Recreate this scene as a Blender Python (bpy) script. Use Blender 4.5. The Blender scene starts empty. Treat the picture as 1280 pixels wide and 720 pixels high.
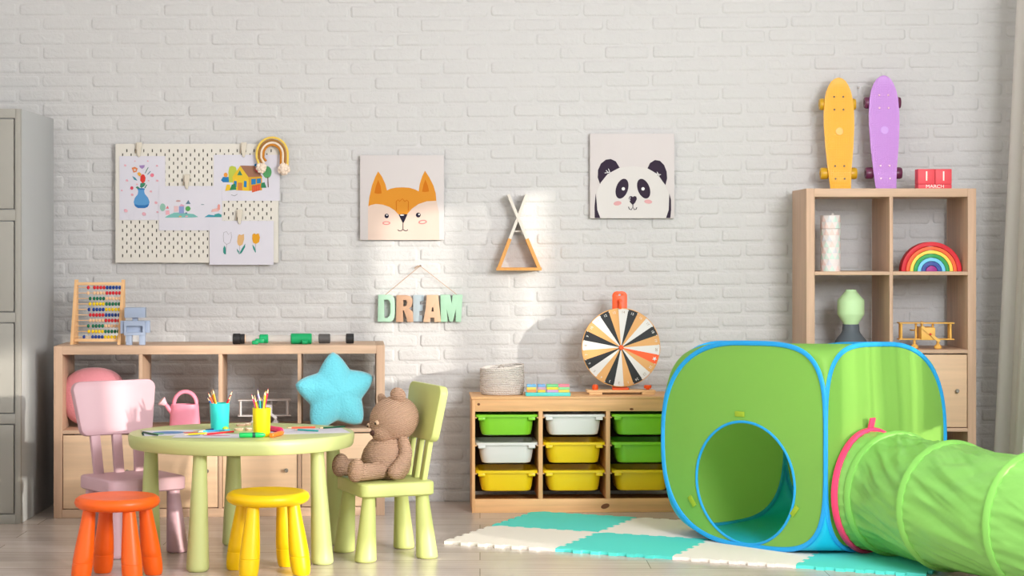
import bpy, bmesh, math, random
from mathutils import Vector, Matrix, Euler, noise
random.seed(7)
PI = math.pi
sc = bpy.context.scene
COL = sc.collection

# ------------------------------------------------------------------ camera, light, exposure
F, DIST, CAMH, VX, VY = 2400.0, 9.09, 1.2, 600.0, 310.0   # focal length in px, camera to wall, eye height, vanishing point
cam_d = bpy.data.cameras.new('camera')
cam_d.sensor_width = 36.0
cam_d.lens = F * 36.0 / 1280.0
cam_d.shift_x = (640 - VX) / 1280.0
cam_d.shift_y = -(360 - VY) / 1280.0
cam_d.clip_end = 60
cam = bpy.data.objects.new('camera', cam_d)
cam.location = (0, -DIST, CAMH)
cam.rotation_euler = (PI / 2, 0, 0)
COL.objects.link(cam)
sc.camera = cam

world = bpy.data.worlds.new('world')
sc.world = world
world.use_nodes = True
bgn = world.node_tree.nodes['Background']
bgn.inputs[0].default_value = (0.93, 0.95, 1.0, 1)
bgn.inputs[1].default_value = 0.30

sun_d = bpy.data.lights.new('sun', 'SUN')
sun_d.energy = 5.8
sun_d.angle = math.radians(1.0)
sun_d.color = (1.0, 0.93, 0.82)
sun = bpy.data.objects.new('sun', sun_d)
sun.rotation_euler = Vector((-1.15, 1.0, -0.20)).to_track_quat('-Z', 'Y').to_euler()
sun.location = (6, -3, 3)
COL.objects.link(sun)

def area(name, loc, target, size, size_y, power, color):
    d = bpy.data.lights.new(name, 'AREA')
    d.shape = 'RECTANGLE'
    d.size, d.size_y, d.energy, d.color = size, size_y, power, color
    o = bpy.data.objects.new(name, d)
    o.location = loc
    o.rotation_euler = (Vector(target) - Vector(loc)).to_track_quat('-Z', 'Y').to_euler()
    COL.objects.link(o)
    return o
area('window_light', (2.2, -5.6, 2.15), (-0.5, -0.3, 0.9), 1.3, 1.3, 235, (0.97, 0.985, 1.0))
area('front_fill', (-0.6, -8.9, 1.9), (-0.3, -0.4, 0.8), 3.6, 2.4, 48, (0.95, 0.98, 1.0))  # soft fill added near the camera, not a lamp of the room

vs = sc.view_settings
vs.view_transform = 'Standard'
vs.look = 'None'
vs.exposure = -0.30
vs.gamma = 1.0
vs.use_curve_mapping = False
sc.display_settings.display_device = 'sRGB'

# ------------------------------------------------------------------ helpers
def W(px, py, s):
    """point seen at px,py whose scale is s pixels per metre"""
    return Vector(((px - VX) / s, F / s - DIST, CAMH - (py - VY) / s))

def lin(c):
    c = c / 255.0
    return c / 12.92 if c <= 0.04045 else ((c + 0.055) / 1.055) ** 2.4

ALB = 1.18
def rgb(c):
    return tuple(min(0.93, lin(v) * ALB) for v in c) + (1.0,)

MATS = {}
def M(name, c, rough=0.5, spec=0.4, bump=0.0, bscale=60.0, sheen=0.0, metal=0.0, trans=0.0, var=0.0, vscale=(3, 3, 3), stretch=(1, 1, 1)):
    if name in MATS:
        return MATS[name]
    m = bpy.data.materials.new(name)
    m.use_nodes = True
    nt = m.node_tree
    b = nt.nodes['Principled BSDF']
    col = rgb(c)
    b.inputs['Base Color'].default_value = col
    b.inputs['Roughness'].default_value = rough
    b.inputs['Specular IOR Level'].default_value = spec
    b.inputs['Metallic'].default_value = metal
    if sheen:
        b.inputs['Sheen Weight'].default_value = sheen
        b.inputs['Sheen Roughness'].default_value = 0.5
    if trans:
        t = nt.nodes.new('ShaderNodeBsdfTranslucent')
        t.inputs[0].default_value = col
        mx = nt.nodes.new('ShaderNodeMixShader')
        mx.inputs[0].default_value = trans
        out = nt.nodes['Material Output']
        nt.links.new(b.outputs[0], mx.inputs[1])
        nt.links.new(t.outputs[0], mx.inputs[2])
        nt.links.new(mx.outputs[0], out.inputs[0])
    if var or bump:
        tc = nt.nodes.new('ShaderNodeTexCoord')
        mp = nt.nodes.new('ShaderNodeMapping')
        mp.inputs['Scale'].default_value = stretch
        nt.links.new(tc.outputs['Object'], mp.inputs[0])
    if var:
        n = nt.nodes.new('ShaderNodeTexNoise')
        n.inputs['Scale'].default_value = vscale[0]
        n.inputs['Detail'].default_value = 5
        nt.links.new(mp.outputs[0], n.inputs['Vector'])
        r = nt.nodes.new('ShaderNodeValToRGB')
        r.color_ramp.elements[0].position = 0.3
        r.color_ramp.elements[1].position = 0.7
        r.color_ramp.elements[0].color = tuple(v * (1 - var) for v in col[:3]) + (1,)
        r.color_ramp.elements[1].color = tuple(min(.95, v * (1 + var * .6)) for v in col[:3]) + (1,)
        nt.links.new(n.outputs['Fac'], r.inputs[0])
        nt.links.new(r.outputs[0], b.inputs['Base Color'])
    if bump:
        n2 = nt.nodes.new('ShaderNodeTexNoise')
        n2.inputs['Scale'].default_value = bscale
        n2.inputs['Detail'].default_value = 4
        nt.links.new(mp.outputs[0], n2.inputs['Vector'])
        bp = nt.nodes.new('ShaderNodeBump')
        bp.inputs['Strength'].default_value = bump
        bp.inputs['Distance'].default_value = 0.01
        nt.links.new(n2.outputs['Fac'], bp.inputs['Height'])
        nt.links.new(bp.outputs[0], b.inputs['Normal'])
    MATS[name] = m
    return m

def wood(name, c, axis='x', var=0.14, rough=0.5):
    st = {'x': (1.2, 22, 22), 'y': (22, 1.2, 22), 'z': (22, 22, 1.2)}[axis]
    return M(name, c, rough, 0.3, bump=0.05, bscale=6, var=var, vscale=(2.2,), stretch=st)

class B:
    """collects shapes into one bmesh, then links them as ONE mesh object"""
    def __init__(self):
        self.bm = bmesh.new()
    def add(self, t, mat=0, mx=None):
        if mx is not None:
            t.transform(mx)
        if mat is not None:
            for f in t.faces:
                f.material_index = mat
        me = bpy.data.meshes.new('tmp')
        t.to_mesh(me)
        t.free()
        self.bm.from_mesh(me)
        bpy.data.meshes.remove(me)
        return self
    def box(self, lo, hi, bev=0.0, mat=0, mx=None, seg=2):
        t = bmesh.new()
        c = [(a + b) / 2 for a, b in zip(lo, hi)]
        s = [abs(b - a) for a, b in zip(lo, hi)]
        bmesh.ops.create_cube(t, size=1, matrix=Matrix.Translation(c) @ Matrix.Diagonal((*s, 1)))
        if bev:
            bmesh.ops.bevel(t, geom=list(t.edges), offset=min(bev, min(s) * .49), segments=seg, profile=0.5, affect='EDGES')
        return self.add(t, mat, mx)
    def lathe(self, prof, n=32, mat=0, mx=None, sx=1.0, sy=1.0):
        t = bmesh.new()
        rings = []
        for r, z in prof:
            if r < 1e-6:
                rings.append([t.verts.new((0, 0, z))])
            else:
                rings.append([t.verts.new((r * sx * math.cos(2 * PI * k / n), r * sy * math.sin(2 * PI * k / n), z)) for k in range(n)])
        for a, b in zip(rings, rings[1:]):
            for k in range(n):
                k2 = (k + 1) % n
                if len(a) == 1 and len(b) == 1:
                    continue
                if len(a) == 1:
                    t.faces.new((a[0], b[k], b[k2]))
                elif len(b) == 1:
                    t.faces.new((a[k], b[0], a[k2]))
                else:
                    t.faces.new((a[k], b[k], b[k2], a[k2]))
        bmesh.ops.recalc_face_normals(t, faces=t.faces)
        return self.add(t, mat, mx)
    def cyl(self, p0, p1, r0, r1=None, n=16, mat=0, bev=0.0):
        r1 = r0 if r1 is None else r1
        p0, p1 = Vector(p0), Vector(p1)
        L = (p1 - p0).length
        q = (p1 - p0).to_track_quat('Z', 'Y').to_matrix().to_4x4()
        if bev:
            pr = [(0, 0), (r0 - bev, 0), (r0, bev), (r1, L - bev), (r1 - bev, L), (0, L)]
        else:
            pr = [(0, 0), (r0, 0), (r1, L), (0, L)]
        return self.lathe(pr, n, mat, Matrix.Translation(p0) @ q)
    def sphere(self, c, r, mat=0, n=24, rot=None, power=None):
        t = bmesh.new()
        bmesh.ops.create_uvsphere(t, u_segments=n, v_segments=max(8, n // 2), radius=1)
        if power:
            for v in t.verts:
                v.co = Vector([math.copysign(abs(a) ** power, a) for a in v.co])
        rr = r if hasattr(r, '__len__') else (r, r, r)
        mx = Matrix.Translation(c) @ (rot.to_matrix().to_4x4() if rot else Matrix()) @ Matrix.Diagonal((*rr, 1))
        return self.add(t, mat, mx)
    def tube(self, pts, r, n=10, mat=0, closed=False, cap=True, flat=1.0, up=None):
        t = bmesh.new()
        pts = [Vector(p) for p in pts]
        m = len(pts)
        rings = []
        nrm = None
        for i, p in enumerate(pts):
            a = pts[(i - 1) % m] if (closed or i > 0) else p
            b = pts[(i + 1) % m] if (closed or i < m - 1) else p
            d = (b - a).normalized()
            if up is not None:
                nrm = (Vector(up) - d * d.dot(Vector(up))).normalized()
            elif nrm is None:
                nrm = d.orthogonal().normalized()
            else:
                nrm = (nrm - d * d.dot(nrm)).normalized()
            bi = d.cross(nrm)
            rr = r[i] if hasattr(r, '__len__') else r
            rings.append([t.verts.new(p + nrm * (rr * math.cos(2 * PI * k / n)) + bi * (rr * flat * math.sin(2 * PI * k / n))) for k in range(n)])
        for i in range(m if closed else m - 1):
            a, b = rings[i], rings[(i + 1) % m]
            for k in range(n):
                t.faces.new((a[k], a[(k + 1) % n], b[(k + 1) % n], b[k]))
        if cap and not closed:
            t.faces.new(list(reversed(rings[0])))
            t.faces.new(rings[-1])
        bmesh.ops.recalc_face_normals(t, faces=t.faces)
        return self.add(t, mat)
    def prism(self, polys, depth, mat=0, mx=None, bev=0.0):
        """polys: outline and holes in x,y; extruded +-depth/2 in z"""
        cu = bpy.data.curves.new('tmp', 'CURVE')
        cu.dimensions = '2D'
        cu.fill_mode = 'BOTH'
        cu.extrude = max(depth / 2 - bev, 0)
        cu.bevel_depth = bev
        cu.bevel_resolution = 1
        cu.offset = -bev
        for poly in polys:
            s = cu.splines.new('POLY')
            s.points.add(len(poly) - 1)
            for p, q in zip(s.points, poly):
                p.co = (q[0], q[1], 0, 1)
            s.use_cyclic_u = True
        o = bpy.data.objects.new('tmp', cu)
        me = bpy.data.meshes.new_from_object(o)
        t = bmesh.new()
        t.from_mesh(me)
        bmesh.ops.remove_doubles(t, verts=t.verts, dist=1e-5)
        bpy.data.objects.remove(o)
        bpy.data.curves.remove(cu)
        bpy.data.meshes.remove(me)
        return self.add(t, mat, mx)
    def text(self, body, size, depth, mat=0, mx=None):
        cu = bpy.data.curves.new('tmp', 'FONT')
        cu.body = body
        cu.size = size
        cu.extrude = depth / 2
        cu.align_x = 'CENTER'
        cu.align_y = 'CENTER'
        o = bpy.data.objects.new('tmp', cu)
        me = bpy.data.meshes.new_from_object(o)
        t = bmesh.new()
        t.from_mesh(me)
        bpy.data.objects.remove(o)
        bpy.data.curves.remove(cu)
        bpy.data.meshes.remove(me)
        return self.add(t, mat, mx)
    def grid(self, fn, nu, nv, mat=0, closed_u=False):
        t = bmesh.new()
        vs_ = [[t.verts.new(fn(i / nu, j / nv)) for i in range(nu if closed_u else nu + 1)] for j in range(nv + 1)]
        w = len(vs_[0])
        for j in range(nv):
            for i in range(nu):
                i2 = (i + 1) % w
                t.faces.new((vs_[j][i], vs_[j][i2], vs_[j + 1][i2], vs_[j + 1][i]))
        return self.add(t, mat)
    def face(self, pts, mat=0):
        f = self.bm.faces.new([self.bm.verts.new(p) for p in pts])
        f.material_index = mat
        return self
    def build(self, name, mats, parent=None, angle=40, smooth=True):
        me = bpy.data.meshes.new(name)
        self.bm.to_mesh(me)
        self.bm.free()
        for m in (mats if isinstance(mats, (list, tuple)) else [mats]):
            me.materials.append(m)
        if smooth:
            for p in me.polygons:
                p.use_smooth = True
            me.set_sharp_from_angle(angle=math.radians(angle))
        o = bpy.data.objects.new(name, me)
        COL.objects.link(o)
        if parent:
            o.parent = parent
        return o

def tag(o, label, cat, group=None):
    o['label'] = label
    o['category'] = cat
    if group:
        o['group'] = group
    return o
def thing(name, label, cat, loc=(0, 0, 0), rz=0.0, group=None):
    o = bpy.data.objects.new(name, None)
    o.empty_display_size = 0.05
    o.location = loc
    o.rotation_euler = (0, 0, rz)
    COL.objects.link(o)
    return tag(o, label, cat, group)
def structure(o):
    o['kind'] = 'structure'
    return o
def copy_tree(o, parent=None):
    c = o.copy()
    COL.objects.link(c)
    if parent:
        c.parent = parent
    for ch in list(o.children):
        copy_tree(ch, c)
    return c
def place(o, loc, rz=None):
    o.location = loc
    if rz is not None:
        o.rotation_euler = (0, 0, rz)
    return o
def arc(cx, cy, rx, ry, a0, a1, n=24):
    return [(cx + rx * math.cos(a0 + (a1 - a0) * k / n), cy + ry * math.sin(a0 + (a1 - a0) * k / n)) for k in range(n + 1)]
def ell(cx, cy, rx, ry, rot=0.0, n=24):
    c, s = math.cos(rot), math.sin(rot)
    return [(cx + c * rx * math.cos(t) - s * ry * math.sin(t), cy + s * rx * math.cos(t) + c * ry * math.sin(t)) for t in [2 * PI * k / n for k in range(n)]]
def rrect(x0, y0, x1, y1, r, n=5):
    p = []
    for cx, cy, a in ((x1 - r, y0 + r, -PI / 2), (x1 - r, y1 - r, 0), (x0 + r, y1 - r, PI / 2), (x0 + r, y0 + r, PI)):
        p += arc(cx, cy, r, r, a, a + PI / 2, n)
    return p
XZ = Matrix.Rotation(PI / 2, 4, 'X')          # x,y of a prism -> x,z of the room, facing the camera
def lerp(tab, x):
    for (a, b), (c, d) in zip(tab, tab[1:]):
        if x <= c:
            return b + (d - b) * (x - a) / (c - a)
    return tab[-1][1]

# ------------------------------------------------------------------ room shell
SW = F / DIST                                  # px per metre on the wall
def brick_material():
    m = M('painted_brick', (193, 192, 192), 0.6, 0.3)
    nt = m.node_tree
    b = nt.nodes['Principled BSDF']
    tc = nt.nodes.new('ShaderNodeTexCoord')
    n = nt.nodes.new('ShaderNodeTexNoise')
    n.inputs['Scale'].default_value = 26
    n.inputs['Detail'].default_value = 5
    n.inputs['Distortion'].default_value = 1.6
    n2 = nt.nodes.new('ShaderNodeTexNoise')
    n2.inputs['Scale'].default_value = 160
    nt.links.new(tc.outputs['Object'], n.inputs['Vector'])
    nt.links.new(tc.outputs['Object'], n2.inputs['Vector'])
    ad = nt.nodes.new('ShaderNodeMath')
    ad.operation = 'MULTIPLY_ADD'
    ad.inputs[1].default_value = 0.25
    nt.links.new(n2.outputs['Fac'], ad.inputs[0])
    nt.links.new(n.outputs['Fac'], ad.inputs[2])
    bp = nt.nodes.new('ShaderNodeBump')
    bp.inputs['Strength'].default_value = 0.38
    bp.inputs['Distance'].default_value = 0.012
    nt.links.new(ad.outputs[0], bp.inputs['Height'])
    nt.links.new(bp.outputs[0], b.inputs['Normal'])
    return m
BRICK = brick_material()
def brick_wall():
    ja = [-8, 52, 113, 173, 234, 292, 349, 407.5, 465.6, 523.6, 581.5, 640, 697.5, 755, 813, 871, 930, 987, 1046, 1104, 1164, 1225, 1285]
    while ja[0] > -240:
        ja.insert(0, ja[0] - 60)
    while ja[-1] < 1400:
        ja.append(ja[-1] + 60)
    jb = [(a + b) / 2 for a, b in zip(ja, ja[1:])]
    y0 = [(-300, 20.5), (160, 21), (480, 24), (800, 21), (960, 18.5), (1120, 16), (1240, 13.5), (1500, 10)]
    pt = [(-300, 18.05), (160, 17.97), (640, 17.85), (1280, 17.72), (1500, 17.7)]
    b = B()
    x0, x1, zt = -3.2, 2.98, 3.6
    b.box((x0, 0, 0), (x1, 0.12, zt))
    gap = 2.1
    for j in range(-8, 35):
        jj = ja if j % 2 == 0 else jb
        for a, c in zip(jj, jj[1:]):
            xm = (a + c) / 2
            ya = lerp(y0, xm) + j * lerp(pt, xm)
            yb = ya + lerp(pt, xm)
            ya += random.uniform(-.6, .6)
            yb += random.uniform(-.6, .6)
            w0, w1 = (a + gap + random.uniform(-1, 1) - VX) / SW, (c - gap + random.uniform(-1, 1) - VX) / SW
            zb, ztp = CAMH - (yb - gap * .8 - VY) / SW, CAMH - (ya + gap * .8 - VY) / SW
            w0, w1 = max(w0, x0), min(w1, x1)
            zb, ztp = max(zb, 0.0), min(ztp, zt)
            if w1 - w0 < .03 or ztp - zb < .02:
                continue
            h = random.uniform(.003, .005)
            tilt = random.uniform(-.002, .002)
            r = random.uniform(.008, .016)
            o = rrect(w0, zb, w1, ztp, r, 3)
            k = rrect(w0 + .004, zb + .004, w1 - .004, ztp - .004, max(r - .003, .003), 3)
            q = rrect(w0 + .010, zb + .010, w1 - .010, ztp - .010, max(r - .006, .002), 3)
            xc = (w0 + w1) / 2
            R0 = [b.bm.verts.new((x, 0, z)) for x, z in o]
            R1 = [b.bm.verts.new((x, -h * .75 - tilt * (x - xc) / .1, z)) for x, z in k]
            R2 = [b.bm.verts.new((x, -h - tilt * (x - xc) / .1, z)) for x, z in q]
            n = len(R0)
            for A, Bq in ((R0, R1), (R1, R2)):
                for i in range(n):
                    b.bm.faces.new((A[i], A[(i + 1) % n], Bq[(i + 1) % n], Bq[i]))
            b.bm.faces.new(R2)
    bmesh.ops.recalc_face_normals(b.bm, faces=b.bm.faces)
    return structure(b.build('wall_back', BRICK, angle=60))
brick_wall()

def floor_material():
    m = M('laminate', (176, 163, 153), 0.27, 0.5)
    nt = m.node_tree
    b = nt.nodes['Principled BSDF']
    tc = nt.nodes.new('ShaderNodeTexCoord')
    br = nt.nodes.new('ShaderNodeTexBrick')
    br.inputs['Scale'].default_value = 1.0
    br.inputs['Brick Width'].default_value = 1.28
    br.inputs['Row Height'].default_value = 0.19
    br.inputs['Mortar Size'].default_value = 0.0016
    br.inputs['Color1'].default_value = rgb((192, 181, 174))
    br.inputs['Color2'].default_value = rgb((178, 167, 160))
    br.inputs['Mortar'].default_value = rgb((120, 108, 100))
    mp = nt.nodes.new('ShaderNodeMapping')
    mp.inputs['Scale'].default_value = (1.0, 26, 1)
    n = nt.nodes.new('ShaderNodeTexNoise')
    n.inputs['Scale'].default_value = 2.4
    n.inputs['Detail'].default_value = 6
    nt.links.new(tc.outputs['Object'], br.inputs['Vector'])
    nt.links.new(tc.outputs['Object'], mp.inputs[0])
    nt.links.new(mp.outputs[0], n.inputs['Vector'])
    r = nt.nodes.new('ShaderNodeValToRGB')
    r.color_ramp.elements[0].position = .3
    r.color_ramp.elements[1].position = .7
    r.color_ramp.elements[0].color = (.86, .85, .84, 1)
    r.color_ramp.elements[1].color = (1.1, 1.08, 1.06, 1)
    nt.links.new(n.outputs['Fac'], r.inputs[0])
    mx = nt.nodes.new('ShaderNodeMix')
    mx.data_type = 'RGBA'
    mx.blend_type = 'MULTIPLY'
    mx.inputs[0].default_value = 1.0
    nt.links.new(br.outputs['Color'], mx.inputs[6])
    nt.links.new(r.outputs[0], mx.inputs[7])
    nt.links.new(mx.outputs[2], b.inputs['Base Color'])
    return m
structure(B().box((-3.2, -9.6, -.06), (2.98, 0.0, 0)).build('floor', floor_material(), smooth=False))

PLAIN = M('plain_wall', (222, 220, 217), 0.8, 0.2)
WY0, WY1, WZ0, WZ1, RX = -5.25, -1.95, 0.24, 1.98, 2.78   # the window opening in the right wall
rw = B()
rw.box((RX, -9.6, 0), (RX + .2, WY0, 3.6)).box((RX, WY1, 0), (RX + .2, 0, 3.6))
rw.box((RX, WY0, 0), (RX + .2, WY1, WZ0)).box((RX, WY0, WZ1), (RX + .2, WY1, 3.6))
structure(rw.build('wall_right', PLAIN, smooth=False))
structure(B().box((-3.2, -9.6, 0), (-3.05, 0, 3.6)).build('wall_left', PLAIN, smooth=False))
structure(B().box((-3.2, -9.6, 3.3), (2.98, 0, 3.4)).build('ceiling', PLAIN, smooth=False))
WHITE_FRAME = M('window_frame_white', (235, 235, 233), 0.4)
wf = B()
for y in (WY0, -4.55, -3.02, WY1 - .06):
    wf.box((RX + .06, y, WZ0), (RX + .12, y + .06, WZ1), .005)
for z in (WZ0, WZ1 - .06):
    wf.box((RX + .06, WY0, z), (RX + .12, WY1, z + .06), .005)
structure(wf.build('window_1', WHITE_FRAME))

def sheer_material(name, c, transp, stripes=True):
    m = M(name, c, 0.9, 0.1, trans=0.35)
    nt = m.node_tree
    out = nt.nodes['Material Output']
    src = out.inputs[0].links[0].from_socket
    t = nt.nodes.new('ShaderNodeBsdfTransparent')
    mx = nt.nodes.new('ShaderNodeMixShader')
    mx.inputs[0].default_value = transp
    if stripes:                            # stripes added to let the sun through in patches
        tc = nt.nodes.new('ShaderNodeTexCoord')
        mp = nt.nodes.new('ShaderNodeMapping')
        mp.inputs['Scale'].default_value = (0, 34, 0)
        nz = nt.nodes.new('ShaderNodeTexNoise')
        nz.inputs['Scale'].default_value = 1.0
        nz.inputs['Detail'].default_value = 1
        rp = nt.nodes.new('ShaderNodeMapRange')
        rp.inputs['From Min'].default_value = .42
        rp.inputs['From Max'].default_value = .60
        rp.inputs['To Min'].default_value = .6
        rp.inputs['To Max'].default_value = 1.1
        nt.links.new(tc.outputs['Object'], mp.inputs[0])
        nt.links.new(mp.outputs[0], nz.inputs['Vector'])
        nt.links.new(nz.outputs['Fac'], rp.inputs['Value'])
        sx = nt.nodes.new('ShaderNodeSeparateXYZ')
        nt.links.new(tc.outputs['Object'], sx.inputs[0])
        yr = nt.nodes.new('ShaderNodeMapRange')
        yr.inputs['From Min'].default_value = -5.3
        yr.inputs['From Max'].default_value = -1.9
        nt.links.new(sx.outputs['Y'], yr.inputs['Value'])
        cr = nt.nodes.new('ShaderNodeValToRGB')
        stops = [(-5.02, .2), (-4.96, .85), (-4.66, .85), (-4.60, .22), (-4.16, .2), (-4.08, .7), (-3.76, .7), (-3.7, .2), (-2.85, .14), (-2.78, .68), (-2.46, .62), (-2.40, .22), (-2.24, .22), (-2.19, .72), (-2.05, .72), (-2.00, .05)]
        nt.links.new(yr.outputs[0], cr.inputs[0])
        els = cr.color_ramp.elements
        els[0].position, els[1].position = (stops[0][0] + 5.3) / 3.4, (stops[-1][0] + 5.3) / 3.4
        els[0].color, els[1].color = (stops[0][1],) * 3 + (1,), (stops[-1][1],) * 3 + (1,)
        for y_s, tv in stops[1:-1]:
            els.new((y_s + 5.3) / 3.4).color = (tv, tv, tv, 1)
        mu = nt.nodes.new('ShaderNodeMath')
        mu.operation = 'MULTIPLY'
        nt.links.new(rp.outputs[0], mu.inputs[0])
        nt.links.new(cr.outputs[0], mu.inputs[1])
        nt.links.new(mu.outputs[0], mx.inputs[0])
    nt.links.new(src, mx.inputs[1])
    nt.links.new(t.outputs[0], mx.inputs[2])
    nt.links.new(mx.outputs[0], out.inputs[0])
    return m
SHEER = sheer_material('sun_mask_fabric', (225, 222, 218), 0.30)
DRAPE = sheer_material('drape_fabric', (216, 212, 208), 0.10, False)
def curtain(name, y0, y1, x, z0, z1, folds, a0, a1, mat, label, flare=0.0):
    def fn(u, v):
        z = z1 + (z0 - z1) * v
        a = a0 + (a1 - a0) * v
        y = y0 + (y1 - y0) * u
        return Vector((x - flare * v + a * math.sin(u * folds * 2 * PI) + a * .35 * math.sin(u * folds * 5.1 + 1), y + .3 * a * math.cos(u * folds * 2 * PI * 1.0), z))
    o = B().grid(fn, 160, 20).build(name, mat, angle=180)
    return tag(o, label, 'curtain')
curtain('curtain', -1.12, -.42, 2.475, .02, 2.66, 5, .045, .10, DRAPE, 'pale grey curtain hanging in folds at the right edge of the brick wall', .08)
for y0, y1, lb in ((-3.58, -1.76, 'unseen sheer curtain, striped to shape the sun, over the half of the side window nearest the brick wall'),
                   (-5.28, -3.60, 'unseen sheer curtain, striped to shape the sun, over the half of the side window nearest the camera')):
    curtain('sun_mask_curtain', y0, y1, 2.66, .60, 2.4, max(2, int((y1 - y0) * 9)), .02, .03, SHEER, lb)  # added out of view to mask the sun into patches

bl = B().box((RX + .02, WY0 + .02, 1.60), (RX + .03, -3.06, 1.94)).cyl((RX + .025, WY0 + .02, 1.945), (RX + .025, -3.06, 1.945), .022, n=16).cyl((RX + .025, WY0 + .02, 1.60), (RX + .025, -3.06, 1.60), .010, n=12)
tag(bl.build('sun_cut_blind', M('sun_cut_fabric', (210, 206, 200), .8)), 'added pale blind cutting off the high sun in the side window', 'blind')  # unseen blind, added to cut off the high sun

# ------------------------------------------------------------------ metal cabinet
GREY = M('cabinet_grey', (168, 170, 171), 0.42, 0.45)
GREYD = M('cabinet_dark_grey', (60, 58, 55), 0.6)  # dark grey of the drawer handles
GREYF = M('cabinet_front_grey', (150, 148, 141), 0.42, 0.45)
P = W(26, 655, 287.5)
cab = thing('filing_cabinet', 'tall grey metal filing cabinet with drawers at the left edge', 'filing cabinet', (P.x, P.y, 0))
cw, cd, ch = .50, .645, 1.806
b = B()
b.box((-cw, 0.016, 0.0), (0, cd, ch), .004)
b.build('body', GREY, cab)
b = B()
b.box((-.026, 0, 0), (0, .02, ch), .003).box((-cw, 0, 0), (-cw + .026, .02, ch), .003)
for z0, z1 in ((0, .042), (.435, .479), (.876, .920), (1.319, 1.367), (1.765, ch)):
    b.box((-cw + .02, 0, z0), (-.02, .02, z1), .002)
b.build('front_frame', GREYF, cab)
for z0, z1 in ((.046, .431), (.483, .872), (.924, 1.315), (1.371, 1.761)):
    d = B().box((-cw + .031, -.004, z0), (-.031, .018, z1), .003).build('drawer', GREYF, cab)
    B().box((-.25, -.010, z1 - .10), (-.09, -.004, z1 - .055), .002).build('label_holder', GREY, d)
    B().box((-.20, -.022, z0 + .16), (-.095, -.004, z0 + .185), .004).build('handle', GREYD, d)

# ------------------------------------------------------------------ cube shelves
OAKX, OAKZ, OAKD = wood('oak_x', (196, 165, 140), 'x'), wood('oak_z', (192, 160, 135), 'z'), wood('oak_door_lit', (214, 182, 150), 'x', .08)  # door oak is paler: the light on the doors is in its colour
KNOB = M('knob_metal', (150, 145, 138), 0.35, 0.5, metal=0.8)
def cube_shelf(cols, rows, label, loc, rz, doors):
    t = thing('cube_shelf', label, 'shelf', loc, rz)
    o, i, c, dp = .038, .016, .336, .39
    w = 2 * o + cols * c + (cols - 1) * i
    h = 2 * o + rows * c + (rows - 1) * i
    B().box((0, 0, 0), (o, dp, h), .0015).build('side_panel', OAKZ, t)
    B().box((w - o, 0, 0), (w, dp, h), .0015).build('side_panel', OAKZ, t)
    B().box((o, .0005, h - o), (w - o, dp, h), .0015).build('top_panel', OAKX, t)
    B().box((o, .0005, 0), (w - o, dp, o), .0015).build('bottom_panel', OAKX, t)
    long_h = cols >= rows
    if long_h:
        for r in range(1, rows):
            z = o + r * c + (r - 1) * i
            B().box((o, .001, z), (w - o, dp, z + i), .001).build('shelf_board', OAKX, t)
        for r in range(rows):
            for k in range(1, cols):
                x = o + k * c + (k - 1) * i
                z = o + r * (c + i)
                B().box((x, .001, z), (x + i, dp, z + c), .001).build('divider', OAKZ, t)
    else:
        for k in range(1, cols):
            x = o + k * c + (k - 1) * i
            B().box((x, .001, o), (x + i, dp, h - o), .001).build('divider', OAKZ, t)
        for k in range(cols):
            for r in range(1, rows):
                x = o + k * (c + i)
                z = o + r * c + (r - 1) * i
                B().box((x, .001, z), (x + c, dp, z + i), .001).build('shelf_board', OAKX, t)
    for k, r in doors:
        x, z = o + k * (c + i), o + r * (c + i)
        d = B().box((x + .003, .004, z + .004), (x + c - .003, .02, z + c - .006), .001)
        d.box((x + .004, .02, z + .004), (x + c - .004, dp - .05, z + .02))
        d = d.build('door', OAKD, t)
        kz = z + c * .5
        B().lathe([(0, 0), (.005, 0), (.005, .008), (.009, .012), (.009, .020), (.006, .023), (0, .023)], 16, 0,
                  Matrix.Translation((x + c - .05, .004, kz)) @ Matrix.Rotation(PI / 2, 4, 'X')).build('knob', KNOB, d)
    return t, w, h
LSP = (-1.892, 8.52 - DIST, 0)
LSR = math.atan2(.10, 1.46)
cube_shelf(4, 2, 'low wide oak cube shelf with four doors behind the pink chair and table', LSP, LSR, [(k, 0) for k in range(4)])
RSP = (1.468, 8.636 - DIST, 0)
cube_shelf(2, 4, 'tall narrow oak cube shelf behind the green play tent', RSP, 0, [(0, 1), (1, 1)])
LTOP, LMID, RTOP = .764, .390, 1.468
def LS(px, y_in, z):                           # a point on the low shelf: image column, depth inside the shelf, height
    s = F / (8.57 + y_in)
    return Vector(((px - VX) / s, 8.57 + y_in + ((px - 67) / 413 - .5) * .10 - DIST, z))

# ------------------------------------------------------------------ pine unit with bins
PINEX, PINEZ = wood('pine_x', (222, 174, 124), 'x', .16), wood('pine_z', (218, 168, 118), 'z', .16)
KNOT = M('pine_knot', (110, 66, 38), 0.6)
PU = thing('pine_storage_unit', 'pine storage unit with three columns of plastic bins against the brick wall', 'storage unit', ((590 - VX) / 275.8, 8.695 - DIST, 0), math.radians(2.0))
pw, pd, ph = .94, .30, .526
B().box((0, 0, 0), (.014, pd, ph - .012), .001).build('side_panel', PINEZ, PU)
B().box((pw - .014, 0, 0), (pw, pd, ph - .012), .001).build('side_panel', PINEZ, PU)
DX = [.302, .609]
for x in DX:
    B().box((x, .001, .06), (x + .019, pd, ph - .067), .001).build('divider', PINEZ, PU)
B().box((-.004, -.004, ph - .012), (pw + .004, pd, ph), .002).build('top_panel', PINEX, PU)
rail = B().box((.014, 0, ph - .067), (pw - .014, .02, ph - .012), .001).box((.014, pd - .02, ph - .067), (pw - .014, pd, ph - .012), .001)
rail = rail.build('top_rail', PINEX, PU)
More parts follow.
